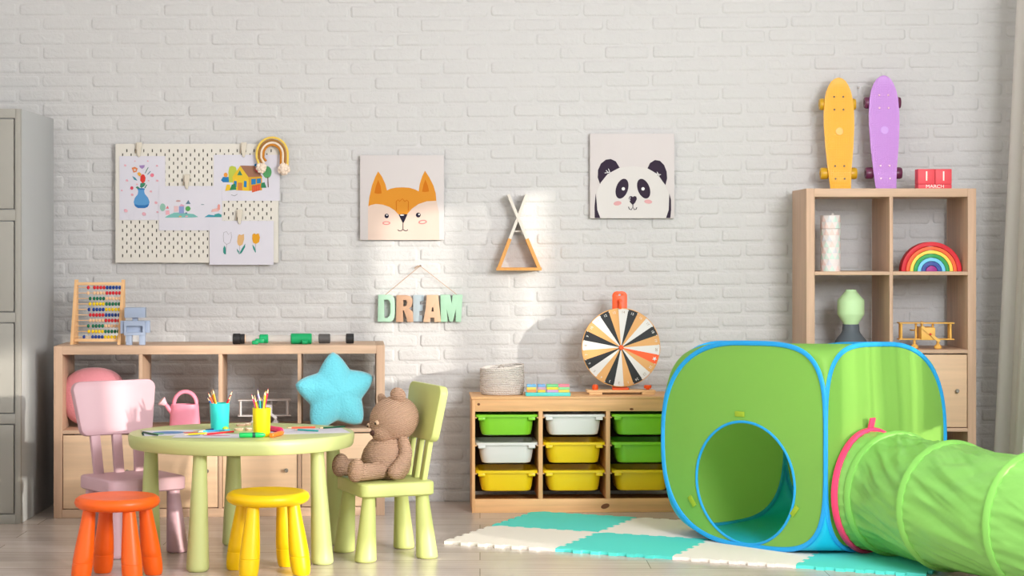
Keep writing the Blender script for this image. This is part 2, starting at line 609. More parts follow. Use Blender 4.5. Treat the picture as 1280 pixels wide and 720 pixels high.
B().prism([ell(.03, .492, .0065, .006)], .001, 0, Matrix.Translation((0, -.0003, 0)) @ XZ).prism([ell(.725, .468, .009, .005)], .001, 0, Matrix.Translation((0, -.0003, 0)) @ XZ).build('knot', KNOT, rail)
br = B().box((.014, 0, 0), (pw - .014, .02, .062), .001).box((.014, 0.02, .03), (pw - .014, pd, .045)).build('bottom_rail', PINEX, PU)
B().prism([ell(.605, .028, .02, .011, .3)], .001, 0, Matrix.Translation((0, -.0003, 0)) @ XZ).build('knot', KNOT, br)
# runners that carry the bins
BINZ = [.094, .221, .348]
for x0, x1 in ((.014, DX[0]), (DX[0] + .019, DX[1]), (DX[1] + .019, pw - .014)):
    for z in BINZ:
        B().box((x0, .004, z + .080), (x0 + .008, pd - .02, z + .0845)).box((x1 - .008, .004, z + .080), (x1, pd - .02, z + .0845)).build('runner', PINEX, PU)
B().box((.014, pd - .006, .062), (pw - .014, pd - .001, ph - .067)).build('bin_shade_sheet', M('bin_shade', (88, 66, 46), .8), PU)  # dark sheet standing in for the shade behind the bins
LIME = M('bin_lime', (128, 200, 44), 0.3, 0.5)
BINW = M('bin_white', (214, 213, 210), 0.3, 0.5)
BINY = M('bin_yellow', (250, 196, 18), 0.3, 0.5)
def bin_mesh(w, d, h):
    """tapered tray with rounded corners, a hollow inside and a flat rim"""
    b = B()
    def ring(wx, dy, z, r):
        return [Vector((x, y, z)) for x, y in rrect(-wx / 2, .0 + (d - dy) / 2, wx / 2, d - (d - dy) / 2, r, 5)]
    rings = [ring(w * .70, d * .74, .0, .03), ring(w * .78, d * .82, .004, .04), ring(w * .82, d * .86, .022, .045),
             ring(w * .875, d * .91, h - .016, .045), ring(w * .875, d * .91, h - .013, .045), ring(w, d, h - .012, .02), ring(w, d, h - .001, .02), ring(w * .985, d * .985, h, .02),
             ring(w * .885, d * .90, h, .04), ring(w * .80, d * .84, .02, .04), ring(w * .72, d * .76, .008, .03)]
    V = [[b.bm.verts.new(p) for p in r] for r in rings]
    n = len(V[0])
    for A, C in zip(V, V[1:]):
        for i in range(n):
            b.bm.faces.new((A[i], A[(i + 1) % n], C[(i + 1) % n], C[i]))
    b.bm.faces.new(list(reversed(V[0])))
    b.bm.faces.new(V[-1])
    for s in (-1, 1):
        b.box((s * w * .40 - .016, -.001, h - .026), (s * w * .40 + .016, d * .1, h - .012), .003)
    bmesh.ops.recalc_face_normals(b.bm, faces=b.bm.faces)
    return b
cols = [(.014 + DX[0]) / 2, (DX[0] + .019 + DX[1]) / 2, (DX[1] + .019 + pw - .014) / 2]
bins = [(0, 2, LIME, 'lime green'), (1, 2, BINW, 'white'), (2, 2, LIME, 'lime green'), (0, 1, BINW, 'white'), (1, 1, BINY, 'yellow'), (2, 1, LIME, 'lime green'),
        (0, 0, BINY, 'yellow'), (1, 0, BINY, 'yellow'), (2, 0, BINY, 'yellow')]
for k, r, m, cn in bins:
    o = bin_mesh(.284, .27, .097).build('storage_bin', m, angle=35)
    R = PU.matrix_basis if False else (Matrix.Translation(PU.location) @ Matrix.Rotation(PU.rotation_euler.z, 4, 'Z'))
    o.location = R @ Vector((cols[k], .002, BINZ[r] - .0005))
    o.rotation_euler.z = PU.rotation_euler.z
    tag(o, '%s plastic bin in the %s row of the %s column of the pine unit' % (cn, ['bottom', 'middle', 'top'][r], ['left', 'middle', 'right'][k]), 'storage bin', 'bins in the pine unit')

# ------------------------------------------------------------------ table, chairs, stools
GREEN = M('table_green', (181, 189, 126), 0.42, 0.4)
CHAIRG = M('chair_green', (184, 192, 118), 0.42, 0.4)
PINK = M('chair_pink', (190, 154, 163), 0.42, 0.4)
ORANGE = M('stool_orange', (255, 92, 12), 0.38, 0.45)
YELLOW = M('stool_yellow', (253, 188, 2), 0.38, 0.45)
def lean_leg(b, base, top, prof, h):
    """prof: (r, t) from foot t=0 to top t=1; the axis runs from base to top"""
    base, top = Vector(base), Vector(top)
    t = bmesh.new()
    n = 28
    rings = []
    for r, k in prof:
        c = base + (top - base) * k
        rings.append([t.verts.new((c.x + r * math.cos(2 * PI * i / n), c.y + r * math.sin(2 * PI * i / n), c.z)) for i in range(n)])
    for A, C in zip(rings, rings[1:]):
        for i in range(n):
            t.faces.new((A[i], A[(i + 1) % n], C[(i + 1) % n], C[i]))
    t.faces.new(list(reversed(rings[0])))
    t.faces.new(rings[-1])
    b.add(t)
    return b
TZ = .487
TC = Vector((-.925, 7.46 - DIST, 0))
tab = thing('play_table', 'round pale green children\'s table on five cone legs', 'table', TC)
def table_ring(rx, ry, z, n=72):
    return [Vector((rx * math.cos(2 * PI * k / n), ry * math.sin(2 * PI * k / n), z)) for k in range(n)]
b = B()
V = [[b.bm.verts.new(p) for p in table_ring(.437 - i, .388 - i, z)] for i, z in ((.06, TZ - .056), (.018, TZ - .056), (.010, TZ - .054), (.004, TZ - .045), (0, TZ - .02), (.001, TZ - .008), (.005, TZ - .002), (.012, TZ), (.06, TZ))]
for A, C in zip(V, V[1:]):
    for i in range(72):
        b.bm.faces.new((A[i], A[(i + 1) % 72], C[(i + 1) % 72], C[i]))
b.bm.faces.new(list(reversed(V[0])))
b.bm.faces.new(V[-1])
b.build('tabletop', GREEN, tab)
CONE = [(.033, 0), (.040, .012), (.0425, .03), (.042, .06), (.026, .93), (.026, 1)]
for px, py, tp in ((247, 714, 249), (403, 705, 396), (291, 681, 293), (187, 697, 189), (422, 680, 416)):
    s = (py - VY) / CAMH
    g = W(px, py, s) - TC
    top = Vector(((tp - VX) / s - TC.x, g.y * .93, TZ - .05))
    lean_leg(B(), (g.x, g.y, 0), top, [(r * 1.0, k) for r, k in CONE], 0).build('leg', GREEN, tab)

def chair(name, mat, label, loc, rz):
    """local -y is the front of the seat"""
    t = thing(name, label, 'chair', loc, rz)
    w, d = .33, .30
    s = bmesh.new()
    bb = B()
    V = [[bb.bm.verts.new((x, y, z)) for x, y in rrect(-w / 2 + i, -d / 2 + i, w / 2 - i, d / 2 - i, .03, 5)] for i, z in ((.02, .245), (.006, .246), (0, .252), (0, .292), (.002, .297), (.007, .300), (.02, .300))]
    for A, C in zip(V, V[1:]):
        n = len(A)
        for i in range(n):
            bb.bm.faces.new((A[i], A[(i + 1) % n], C[(i + 1) % n], C[i]))
    bb.bm.faces.new(list(reversed(V[0])))
    bb.bm.faces.new(V[-1])
    bb.build('seat', mat, t)
    s.free()
    for sx in (-1, 1):
        for sy in (-1, 1):
            lean_leg(B(), (sx * .132, sy * .126, 0), (sx * .122, sy * .108, .25), CONE, 0).build('leg', mat, t)
    lean = math.radians(9)
    mx = Matrix.Translation((0, .125, .297)) @ Matrix.Rotation(-lean, 4, 'X')
    for k in (-1, 0, 1):
        x0, x1 = k * .088, k * .096
        sl = bmesh.new()
        pr = []
        for z, x in ((0, x0), (.19, x1)):
            pr.append([sl.verts.new((x + a, y, z)) for a, y in rrect(-.021, -.011, .021, .011, .006, 2)])
        for i in range(len(pr[0])):
            i2 = (i + 1) % len(pr[0])
            sl.faces.new((pr[0][i], pr[0][i2], pr[1][i2], pr[1][i]))
        sl.faces.new(list(reversed(pr[0])))
        sl.faces.new(pr[1])
        B().add(sl, 0, mx).build('slat', mat, t)
    z0, z1, wb, wt = .158, .378, .158, .186
    out = []
    for (cx, cz), a in (((wb - .034, z0 + .03), -PI / 2), ((wt - .04, z1 - .04), 0), ((-wt + .04, z1 - .04), PI / 2), ((-wb + .034, z0 + .03), PI)):
        out += arc(cx, cz, .034, .034, a, a + PI / 2, 6)
    bk = B().prism([out], .034, 0, mx @ XZ, bev=.007)
    bk.build('backrest', mat, t)
    return t
chair('toddler_chair', PINK, 'dusty pink children\'s chair with three slats left of the green table', (-1.376, 7.61 - DIST, 0), math.radians(-54 + 90))
GCP, GCR = Vector((-.371, 7.511 - DIST, 0)), math.radians(202 + 90)
chair('toddler_chair', CHAIRG, 'yellow green children\'s chair with a brown teddy bear sitting on it', GCP, GCR)

def stool(mat, label, loc, rz, a=.1):
    t = thing('stool', label, 'stool', loc, rz)
    H = .30
    pr = [(0, H - .046), (.12, H - .046), (.136, H - .043), (.149, H - .034), (.154, H - .022), (.150, H - .009), (.139, H - .001), (.128, H), (.118, H - .002), (0, H - .003)]
    B().lathe(pr, 64).build('seat', mat, t)
    CAR = [(.022, 0), (.030, .006), (.0345, .05), (.0365, .12), (.0372, .2), (.0372, .262), (.0362, .266), (.0362, .275), (.0372, .28), (.0365, .36), (.033, .55), (.027, .8), (.023, 1)]
    for sx in (-1, 1):
        for sy in (-1, 1):
            lean_leg(B(), (sx * a, sy * a, 0), (sx * .076, sy * .076, H - .045), CAR, 0).build('leg', mat, t)
    return t
stool(ORANGE, 'bright orange round children\'s stool in front of the pink chair', (-1.318, 6.98 - DIST, 0), math.radians(-12), .1)
stool(YELLOW, 'yellow round children\'s stool in front of the green table', (-.785, 7.11 - DIST, 0), math.radians(21), .1)

# ------------------------------------------------------------------ play tent and tunnel
TENTG = M('tent_green', (150, 202, 98), 0.5, 0.35, trans=0.48, bump=0.12, bscale=9)
TENTB = M('tent_blue', (38, 158, 224), 0.5, 0.35, trans=0.12)
TENTF = M('tent_floor_blue', (20, 170, 205), 0.5, 0.35)
TUNG = M('tunnel_green', (128, 188, 92), 0.38, 0.45, trans=0.15, bump=.55, bscale=9)
TUNH = M('tunnel_hoop', (116, 176, 80), 0.45, 0.4)
TPINK = M('tunnel_pink', (232, 62, 104), 0.5, 0.35)
MATZ = .012
tent = thing('play_tent', 'lime green cube play tent with blue edges and a round door', 'play tent', (1.34, 7.93 - DIST, 0))
TO = Vector(tent.location)
QN = [Vector((1.325, 7.362 - DIST)), Vector((1.919, 7.928 - DIST)), Vector((1.353, 8.522 - DIST)), Vector((.759, 7.956 - DIST))]  # near, right, back, left corners
TH = .815
HC4 = [1.0, .965, .93, .975]          # the tent sags a little towards the back
def tent_side(a, c, bulge=.018):
    """map (u,v) in [-1,1] on one side to a point"""
    A, C = QN[a], QN[c]
    d = (C - A).normalized()
    nrm = Vector((d.y, -d.x))
    def f(u, v, k=1.0):
        p = A + (C - A) * ((u + 1) / 2)
        g = bulge * (1 - u * u) * (1 - v * v) * k
        return Vector((p.x + nrm.x * g, p.y + nrm.y * g, MATZ + .004 + TH * (HC4[a] + (HC4[c] - HC4[a]) * (u + 1) / 2) * (v + 1) / 2)) - TO
    return f
EXPS = [(4.2, 4.4), (2.45, 2.6), (3.2, 3.4), (2.45, 2.5)]      # corner roundness (top, bottom): near, right, back, left
def sq(t, a, c):
    co, si = math.cos(t), math.sin(t)
    e = EXPS[a if co < 0 else c][0 if si > 0 else 1]
    return (math.copysign(abs(co) ** (2 / e), co), math.copysign(abs(si) ** (2 / e), si))
def tent_panel(a, c, hole=None, name='side_panel'):
    f = tent_side(a, c)
    n = 96
    b = B()
    R = []
    for k in range(13):
        q = k / 12
        ring = []
        for i in range(n):
            t = 2 * PI * i / n
            ox, oz = sq(t, a, c)
            if hole:
                hu, hv, ru, rv = hole
                ix, iz = hu + ru * math.cos(t), hv + rv * math.sin(t)
                u, v = ix + (ox - ix) * q, iz + (oz - iz) * q
            else:
                u, v = ox * q * .999 + 1e-4, oz * q * .999
            p = f(u, v)
            w = noise.noise(Vector((u * 2.5 + a * 9, v * 1.6, 3))) * .012 * (1 - q ** 4)
            p += Vector((w * .7, -w * .7, 0))
            ring.append(b.bm.verts.new(p))
        R.append(ring)
    for A, C in zip(R, R[1:]):
        for i in range(n):
            b.bm.faces.new((A[i], A[(i + 1) % n], C[(i + 1) % n], C[i]))
    pan = b.build(name, TENTG, tent, angle=180)
    pts = [f(*sq(2 * PI * i / 160, a, c)) for i in range(160)]
    A, C = QN[a], QN[c]
    d = (C - A).normalized()
    B().tube(pts, .0085, 8, closed=True, flat=1.2, up=Vector((d.y, -d.x, 0))).build('edge_binding', TENTB, tent)
    if hole:
        hu, hv, ru, rv = hole
        pts = [f(hu + ru * math.cos(2 * PI * i / 80), hv + rv * math.sin(2 * PI * i / 80)) for i in range(80)]
        return pan, pts, f
    return pan, None, f
# left-near face carries the door (u from left corner to near corner)
DOOR = (0.06, -.38, .60, .605)
pan, pts, fdoor = tent_panel(3, 0, DOOR)
B().tube(pts, .0055, 8, closed=True).build('door_binding', TENTB, tent)
OLIVE = M('tent_tab', (142, 168, 40), .6)
for u, v, r in ((.02, .30, 0), (-.60, -.62, .9), (.66, -.60, -.9)):
    p = fdoor(u, v)
    dd = (QN[0] - QN[3]).normalized()
    mx = Matrix.Translation(p + Vector((dd.y, -dd.x, 0)) * .004) @ Matrix.Rotation(math.atan2(dd.y, dd.x), 4, 'Z') @ Matrix.Rotation(r, 4, 'Y')
    B().box((-.024, -.002, -.011), (.024, .002, .011), .002, 0, mx).build('door_tab', OLIVE, tent)
_, _, fr = tent_panel(0, 1, (-.40, -.36, .46, .48))
tent_panel(1, 2)
tent_panel(2, 3)
def sgn_grid(lo):
    k = 1 if lo else 0
    def pr(x, e):
        return max(0.0, 1 - abs(x) ** e) ** (1 / e)
    def fn(u0, v0):
        u, v = u0 * 2 - 1, v0 * 2 - 1
        u = math.copysign(1 - (1 - abs(u)) ** 1.8, u)
        v = math.copysign(1 - (1 - abs(v)) ** 1.8, v)
        a, b2 = (u + 1) / 2, (v + 1) / 2
        pu = pr(u, EXPS[0 if u < 0 else 1][k]) * (1 - b2) + pr(u, EXPS[3 if u < 0 else 2][k]) * b2
        pv = pr(v, EXPS[0 if v < 0 else 3][k]) * (1 - a) + pr(v, EXPS[1 if v < 0 else 2][k]) * a
        z = 1 - (1 - pu) * (1 - pv)
        p = QN[0] * (1 - a) * (1 - b2) + QN[1] * a * (1 - b2) + QN[2] * a * b2 + QN[3] * (1 - a) * b2
        hh = (HC4[0] * (1 - a) + HC4[1] * a) * (1 - b2) + (HC4[3] * (1 - a) + HC4[2] * a) * b2
        zz = MATZ + .004 + TH * hh / 2 * (1 + z * (-1 if lo else 1))
        return Vector((p.x, p.y, max(zz, MATZ + .001))) - TO
    return fn
B().grid(sgn_grid(False), 56, 56).build('roof_panel', TENTG, tent, angle=180)
B().grid(sgn_grid(True), 56, 56).build('floor_panel', TENTF, tent, angle=180)

tun = thing('play_tunnel', 'lime green fabric crawl tunnel with pink end attached to the tent', 'play tunnel', (1.7, 7.1 - DIST, 0))
UO = Vector(tun.location)
AX = [(1.524, 7.510), (1.61, 7.41), (1.735, 7.05), (1.92, 6.665), (2.17, 6.36), (2.42, 6.2)]
AX = [Vector((x, d - DIST, 0)) for x, d in AX]
def axis(t):
    t = max(0, min(len(AX) - 1.0001, t))
    i = int(t)
    k = t - i
    p0, p1, p2, p3 = (AX[i - 1] if i else AX[0] - Vector((.12, -.125, 0))), AX[i], AX[i + 1], AX[min(i + 2, len(AX) - 1)]
    return .5 * ((2 * p1) + (p2 - p0) * k + (2 * p0 - 5 * p1 + 4 * p2 - p3) * k * k + (3 * p1 - p0 - 3 * p2 + p3) * k ** 3)
TR = .232
def tun_point(t, ang, extra=0.0):
    p = axis(t)
    d = (axis(t + .01) - axis(t)).normalized() if t < 4.9 else (axis(t) - axis(t - .01)).normalized()
    side = Vector((d.y, -d.x, 0))
    r = TR + extra
    sag = 0
    return p + side * (r * math.cos(ang)) + Vector((0, 0, MATZ + .008 + TR + r * math.sin(ang))) - UO
def tun_fn(u, v):
    t = v * (len(AX) - 1)
    ang = 2 * PI * u
    k = t - math.floor(t)
    env = math.sin(PI * k) if t >= 1 else (0.35 * math.sin(PI * k))
    ww = noise.noise(Vector((math.cos(ang) * 2.6 + t * 1.9, math.sin(ang) * 2.6 - t * 1.1, t * 1.2)))
    w2 = noise.noise(Vector((math.cos(ang) * 6 + t * 3.2, math.sin(ang) * 6, t * 2.2 + 7)))
    pl = math.sin(ang * 34) * .0022 * (1 - min(1, min(k, 1 - k) / .22))
    tw = ang + t * .55
    w3 = abs(noise.noise(Vector((math.cos(tw) * 3.6, math.sin(tw) * 3.6, t * .9 + 20))))
    w4 = abs(noise.noise(Vector((math.cos(tw + t * .3) * 7, math.sin(tw + t * .3) * 7, t * 1.3 + 40))))
    e = env * (-.012 + .012 * ww + .004 * w2 + .026 * (.2 - w3) + .010 * (.2 - w4)) + pl
    if math.sin(ang) < -.9:
        e = min(e, 0)
    return tun_point(t, ang, e)
B().grid(tun_fn, 220, 300, closed_u=True).build('fabric_tube', TUNG, tun, angle=180)
for i in range(1, len(AX)):
    pts = [tun_point(i - .0005 if i == len(AX) - 1 else i, 2 * PI * k / 80, -.002) for k in range(80)]
    B().tube(pts, .013, 8, closed=True, flat=1.3).build('hoop', TUNH, tun)
B().tube([tun_point(.02, 2 * PI * k / 80, .004) for k in range(80)], .011, 8, closed=True, flat=1.3).build('end_binding', TPINK, tun)
p = tun_point(0.02, PI / 2, .004)
d0 = Vector((.69, -.72, 0))
B().box((-.017, -.004, -.012), (.017, .004, .05), .002, 0, Matrix.Translation(p) @ Matrix.Rotation(math.atan2(d0.x, -d0.y), 4, 'Z') @ Matrix.Rotation(.25, 4, 'X')).build('strap', TPINK, tun)
p = tun_point(0.05, PI * 1.12, .008)
B().box((-.008, -.006, -.022), (.008, .006, .022), .003, 0, Matrix.Translation(p)).build('strap', TPINK, tun)

# ------------------------------------------------------------------ foam mat
FT = M('foam_turquoise', (86, 206, 196), 0.75, 0.2, bump=.06, bscale=260)
FW = M('foam_white', (226, 219, 210), 0.75, 0.2, bump=.06, bscale=260)
A24 = math.radians(-24)
E1, E2 = Vector((math.cos(A24), math.sin(A24))), Vector((-math.sin(A24), math.cos(A24)))
MO, MS = Vector((-.146, 7.784 - DIST)), .485
def toothed(x0, y0, x1, y1):
    """tabs and slots along one edge; both neighbours share the same line"""
    n = 13
    dx, dy = (x1 - x0) / n, (y1 - y0) / n
    nx, ny = -dy / math.hypot(dx, dy), dx / math.hypot(dx, dy)
    pts = [(x0, y0)]
    for i in range(1, n - 1):
        a = .007 * (1 if i % 2 else -1)
        f0, f1 = (.12, .88) if i % 2 else (.12, .88)
        pts += [(x0 + dx * (i + f0 * .5) + nx * a, y0 + dy * (i + f0 * .5) + ny * a), (x0 + dx * (i + 1 - f0 * .5) + nx * a, y0 + dy * (i + 1 - f0 * .5) + ny * a)]
    return pts
def mat_tile(i, j):
    x0, y0, x1, y1 = i * MS, j * MS, (i + 1) * MS, (j + 1) * MS
    bot = toothed(x0, y0, x1, y0)
    rgt = toothed(x1, y0, x1, y1)
    top = toothed(x0, y1, x1, y1)
    lft = toothed(x0, y0, x0, y1)
    ol = bot + rgt + [(x1, y1)] + list(reversed(top))[:-1] + list(reversed(lft))[:-1]
    cx, cy = (x0 + x1) / 2, (y0 + y1) / 2
    ol = [((x - cx) * .9985, (y - cy) * .9985) for x, y in ol]
    b = B().prism([ol], MATZ)
    m = FW if (i + j) % 2 == 0 else FT
    o = b.build('foam_mat_tile', m, angle=30)
    c = MO + E1 * cx + E2 * cy
    o.location = (c.x, c.y, MATZ / 2)
    o.rotation_euler.z = A24
    return o
lab = {(0, 0): 'white foam tile at the near left corner of the play mat', (1, 0): 'turquoise foam tile in front of the tent door, near edge of the mat',
       (2, 0): 'white foam tile under the near corner of the tent', (3, 0): 'turquoise foam tile under the green tunnel, near edge of the mat',
       (0, 1): 'turquoise foam tile in front of the pine unit', (1, 1): 'white foam tile between the pine unit and the left corner of the tent',
       (2, 1): 'turquoise foam tile under the middle of the tent', (3, 1): 'white foam tile under the right corner of the tent'}
for (i, j), l in lab.items():
    tag(mat_tile(i, j), l, 'foam mat', 'foam mat tiles')

# ------------------------------------------------------------------ pictures on the wall
def art(b, origin, px_scale, polys, y0, mats, x_off=0.0):
    """flat printed shapes: polys = (colour, points in photo pixels); origin = photo pixel of local 0,0"""
    for k, (c, pts) in enumerate(polys):
        if c not in mats:
            mats.append(c)
        mi = mats.index(c)
        P3 = [Vector(((x - origin[0]) / px_scale, y0 - .00012 * (k + 1), -(y - origin[1]) / px_scale)) for x, y in pts]
        a = sum((P3[i].x * P3[(i + 1) % len(P3)].z - P3[(i + 1) % len(P3)].x * P3[i].z) for i in range(len(P3)))
        if a < 0:
            P3.reverse()
        b.face(P3, mi)
    return b
def ink(c):
    return M('ink_%d_%d_%d' % c, tuple(v * .89 for v in c), .7, .15)
def build_art(name, parent, origin, s, polys, y0):
    mats = []
    b = art(B(), origin, s, polys, y0, mats)
    b.bm.normal_update()
    bmesh.ops.triangulate(b.bm, faces=b.bm.faces)
    return b.build(name, [ink(c) for c in mats], parent, smooth=False)
def stroke(pts, w):
    """a thin ribbon along a pixel polyline"""
    L, R = [], []
    n = len(pts)
    for i, p in enumerate(pts):
        a, c = pts[max(i - 1, 0)], pts[min(i + 1, n - 1)]
        dx, dy = c[0] - a[0], c[1] - a[1]
        q = math.hypot(dx, dy) or 1
        L.append((p[0] - dy / q * w / 2, p[1] + dx / q * w / 2))
        R.append((p[0] + dy / q * w / 2, p[1] - dx / q * w / 2))
    return L + R[::-1]
CANVAS = M('canvas_white', (198, 192, 192), 0.85, 0.15)
CANVASE = M('canvas_edge', (184, 164, 148), 0.85, 0.15)
def canvas(x0, y0, x1, y1, label, depth=.022):
    s = F / (DIST - depth - .013)
    o = W((x0 + x1) / 2, (y0 + y1) / 2, s)
    t = thing('canvas_picture', label, 'picture', (o.x, -.013, o.z))
    w, h = (x1 - x0) / s, (y1 - y0) / s
    B().box((-w / 2, -depth, -h / 2), (w / 2, 0, h / 2), .002).build('canvas', CANVAS, t)
    return t, ((x0 + x1) / 2, (y0 + y1) / 2), s, -depth
t, og, s, yy = canvas(450, 194, 555, 300, 'square canvas picture of an orange fox face above the wooden word sign')
def Zf(x, y):
    return (440 + x / 6.0, 185 + y / 6.0)
OR, DOR, CR, INKD, PK, WH = (226, 150, 50), (212, 118, 24), (232, 208, 194), (36, 32, 52), (226, 140, 138), (240, 238, 238)
def Q(pts, f):
    return [f(x, y) for x, y in pts]
fox = [(OR, Q([(122, 440), (130, 370), (150, 280), (175, 215), (196, 175), (225, 215), (250, 270), (262, 318)] + [(290, 305), (330, 297), (385, 295), (430, 298), (470, 310), (500, 325)] +
              [(508, 270), (525, 215), (547, 170), (580, 220), (610, 280), (628, 340), (634, 410), (560, 470), (430, 500), (350, 500), (200, 470)], Zf)),
       (CR, Q([(120, 690), (120, 440), (140, 428), (180, 420), (230, 425), (280, 442), (320, 468), (345, 495), (382, 520), (415, 495), (450, 455), (500, 420), (560, 400), (634, 396), (652, 480), (655, 690)], Zf)),
       (DOR, Q([(168, 338), (178, 290), (196, 238), (215, 285), (222, 340), (195, 344)], Zf)),
       (DOR, Q([(525, 328), (535, 280), (550, 235), (570, 285), (578, 326), (550, 330)], Zf)),
       (INKD, Q([(350, 500), (382, 494), (416, 498), (400, 535), (384, 568), (366, 535)], Zf)),
       (WH, Q(ell(375, 503, 16, 5), Zf)),
       (INKD, Q(ell(260, 510, 16, 17), Zf)), (WH, Q(ell(262, 504, 5, 5), Zf)), (INKD, Q(ell(497, 503, 18, 18), Zf)), (WH, Q(ell(503, 498, 6, 6), Zf)),
       (PK, Q(ell(258, 563, 30, 14), Zf)), (CR, Q(ell(258, 563, 20, 7), Zf)), (PK, Q(ell(530, 555, 32, 16, -.1), Zf)), (CR, Q(ell(530, 555, 22, 8, -.1), Zf)),
       (INKD, Q(stroke([(383, 565), (383, 612)], 5), Zf)), (INKD, Q(stroke([(344, 612), (352, 621), (368, 622), (383, 610), (398, 621), (412, 620), (419, 611)], 5), Zf)),
       (DOR, Q(stroke([(334, 470), (332, 400), (345, 388), (360, 402), (362, 395), (378, 380), (392, 396), (395, 402), (412, 390), (424, 404), (422, 470)], 5), Zf))]
build_art('printed_fox', t, og, s, fox, yy)
t, og, s, yy = canvas(737.5, 167, 843, 273, 'square canvas picture of a black and white panda face')
def Zp(x, y):
    return (700 + x / 4.8, 150 + y / 4.8)
PB, PW, PC = (56, 44, 62), (226, 222, 220), (228, 172, 174)
panda = [(PB, Q([(240, 385), (226, 345), (228, 300), (245, 262), (275, 238), (305, 234), (335, 248), (358, 286), (330, 300), (285, 325)], Zp)),
         (PB, Q([(525, 290), (540, 258), (570, 240), (600, 245), (625, 270), (640, 310), (643, 350), (632, 394), (600, 345), (560, 310)], Zp)),
         (PW, Q([(240, 588), (222, 540), (218, 470), (225, 420), (245, 375), (285, 325), (358, 287), (440, 276), (525, 290), (580, 322), (632, 390), (655, 450), (655, 520), (640, 588)], Zp)),
         (PB, Q([(208, 588), (207, 520), (214, 440), (219, 480), (224, 540), (242, 588)], Zp)),
         (PB, Q([(636, 588), (652, 540), (656, 440), (666, 480), (667, 540), (662, 588)], Zp)),
         (PB, Q(ell(372, 412, 36, 62, .32), Zp)), (PB, Q(ell(502, 412, 36, 62, -.36), Zp)), (WH, Q(ell(380, 413, 10, 10), Zp)), (WH, Q(ell(498, 413, 10, 10), Zp)),
         (PB, Q([(412, 470), (418, 458), (428, 456), (437, 462), (447, 456), (458, 460), (461, 474), (452, 494), (437, 511), (420, 494)], Zp)),
         (WH, Q(stroke([(420, 485), (417, 474), (422, 464)], 4), Zp)),
         (PB, Q(stroke([(437, 508), (437, 522)], 5), Zp)), (PB, Q(stroke([(411, 520), (415, 534), (427, 539), (437, 523), (446, 538), (456, 536), (461, 524)], 5), Zp)),
         (PC, Q(ell(345, 500, 24, 13, -.15), Zp)), (PC, Q(ell(529, 490, 24, 12, .1), Zp)),
         (WH, Q(stroke([(268, 318), (285, 316), (298, 312)], 4), Zp)), (WH, Q(stroke([(290, 292), (295, 304), (300, 316)], 4), Zp)), (WH, Q(stroke([(276, 302), (290, 316)], 4), Zp)),
         (WH, Q(stroke([(572, 322), (590, 326), (605, 328)], 4), Zp)), (WH, Q(stroke([(582, 312), (590, 326), (596, 338)], 4), Zp))]
build_art('printed_panda', t, og, s, panda, yy)

# ------------------------------------------------------------------ pegboard and drawings
PEG = M('pegboard_cream', (208, 204, 196), 0.5, 0.3)
s = F / (DIST - .045)
pp = W(145, 327.5, s)
PGW, PGH, CE = 39 * .0196, 28 * .0198, 0
peg = B()
cw_, ch_ = .02, .0198
yb = -.040
for i in range(38):
    for j in range(28):
        x0, z0 = i * cw_, j * ch_
        if (i + j) % 2 or i in (0, 37) or j in (0, 27):
            peg.face([(x0, yb, z0), (x0 + cw_, yb, z0), (x0 + cw_, yb, z0 + ch_), (x0, yb, z0 + ch_)])
        else:
            cx, cz = x0 + cw_ / 2, z0 + ch_ / 2
            o = [(x0, z0), (cx, z0), (x0 + cw_, z0), (x0 + cw_, z0 + ch_), (cx, z0 + ch_), (x0, z0 + ch_)]
            q = [(cx - .0026, cz - .0062), (cx, cz - .0076), (cx + .0026, cz - .0062), (cx + .0026, cz + .0062), (cx, cz + .0076), (cx - .0026, cz + .0062)]
            for k in range(6):
                k2 = (k + 1) % 6
                peg.face([(o[k][0], yb, o[k][1]), (o[k2][0], yb, o[k2][1]), (q[k2][0], yb, q[k2][1]), (q[k][0], yb, q[k][1])])
                peg.face([(q[k][0], yb, q[k][1]), (q[k2][0], yb, q[k2][1]), (q[k2][0], yb + .006, q[k2][1]), (q[k][0], yb + .006, q[k][1])])
PGW, PGH = 38 * cw_, 28 * ch_
bmesh.ops.remove_doubles(peg.bm, verts=peg.bm.verts, dist=1e-5)
pb = thing('pegboard', 'cream pegboard with slots on the brick wall above the low shelf', 'pegboard', (pp.x, 0, pp.z))
bd = peg.build('board', PEG, pb, smooth=False)
B().box((0, yb, -.003), (PGW, -.012, 0)).box((0, yb, PGH), (PGW, -.012, PGH + .003)).box((-.003, yb, -.003), (0, -.012, PGH + .003)).box((PGW, yb, -.003), (PGW + .003, -.012, PGH + .003)).build('edge_frame', PEG, pb)
B().box((.002, yb + .012, .002), (PGW - .002, yb + .014, PGH - .002)).build('slot_shade_sheet', M('slot_shade', (70, 66, 62), .9), pb)  # dark sheet painted as the shadow seen inside the slots
PAPER = M('paper_white', (203, 201, 211), 0.8, 0.15)
CLIP = M('clip_cream', (202, 194, 180), 0.5, 0.3)
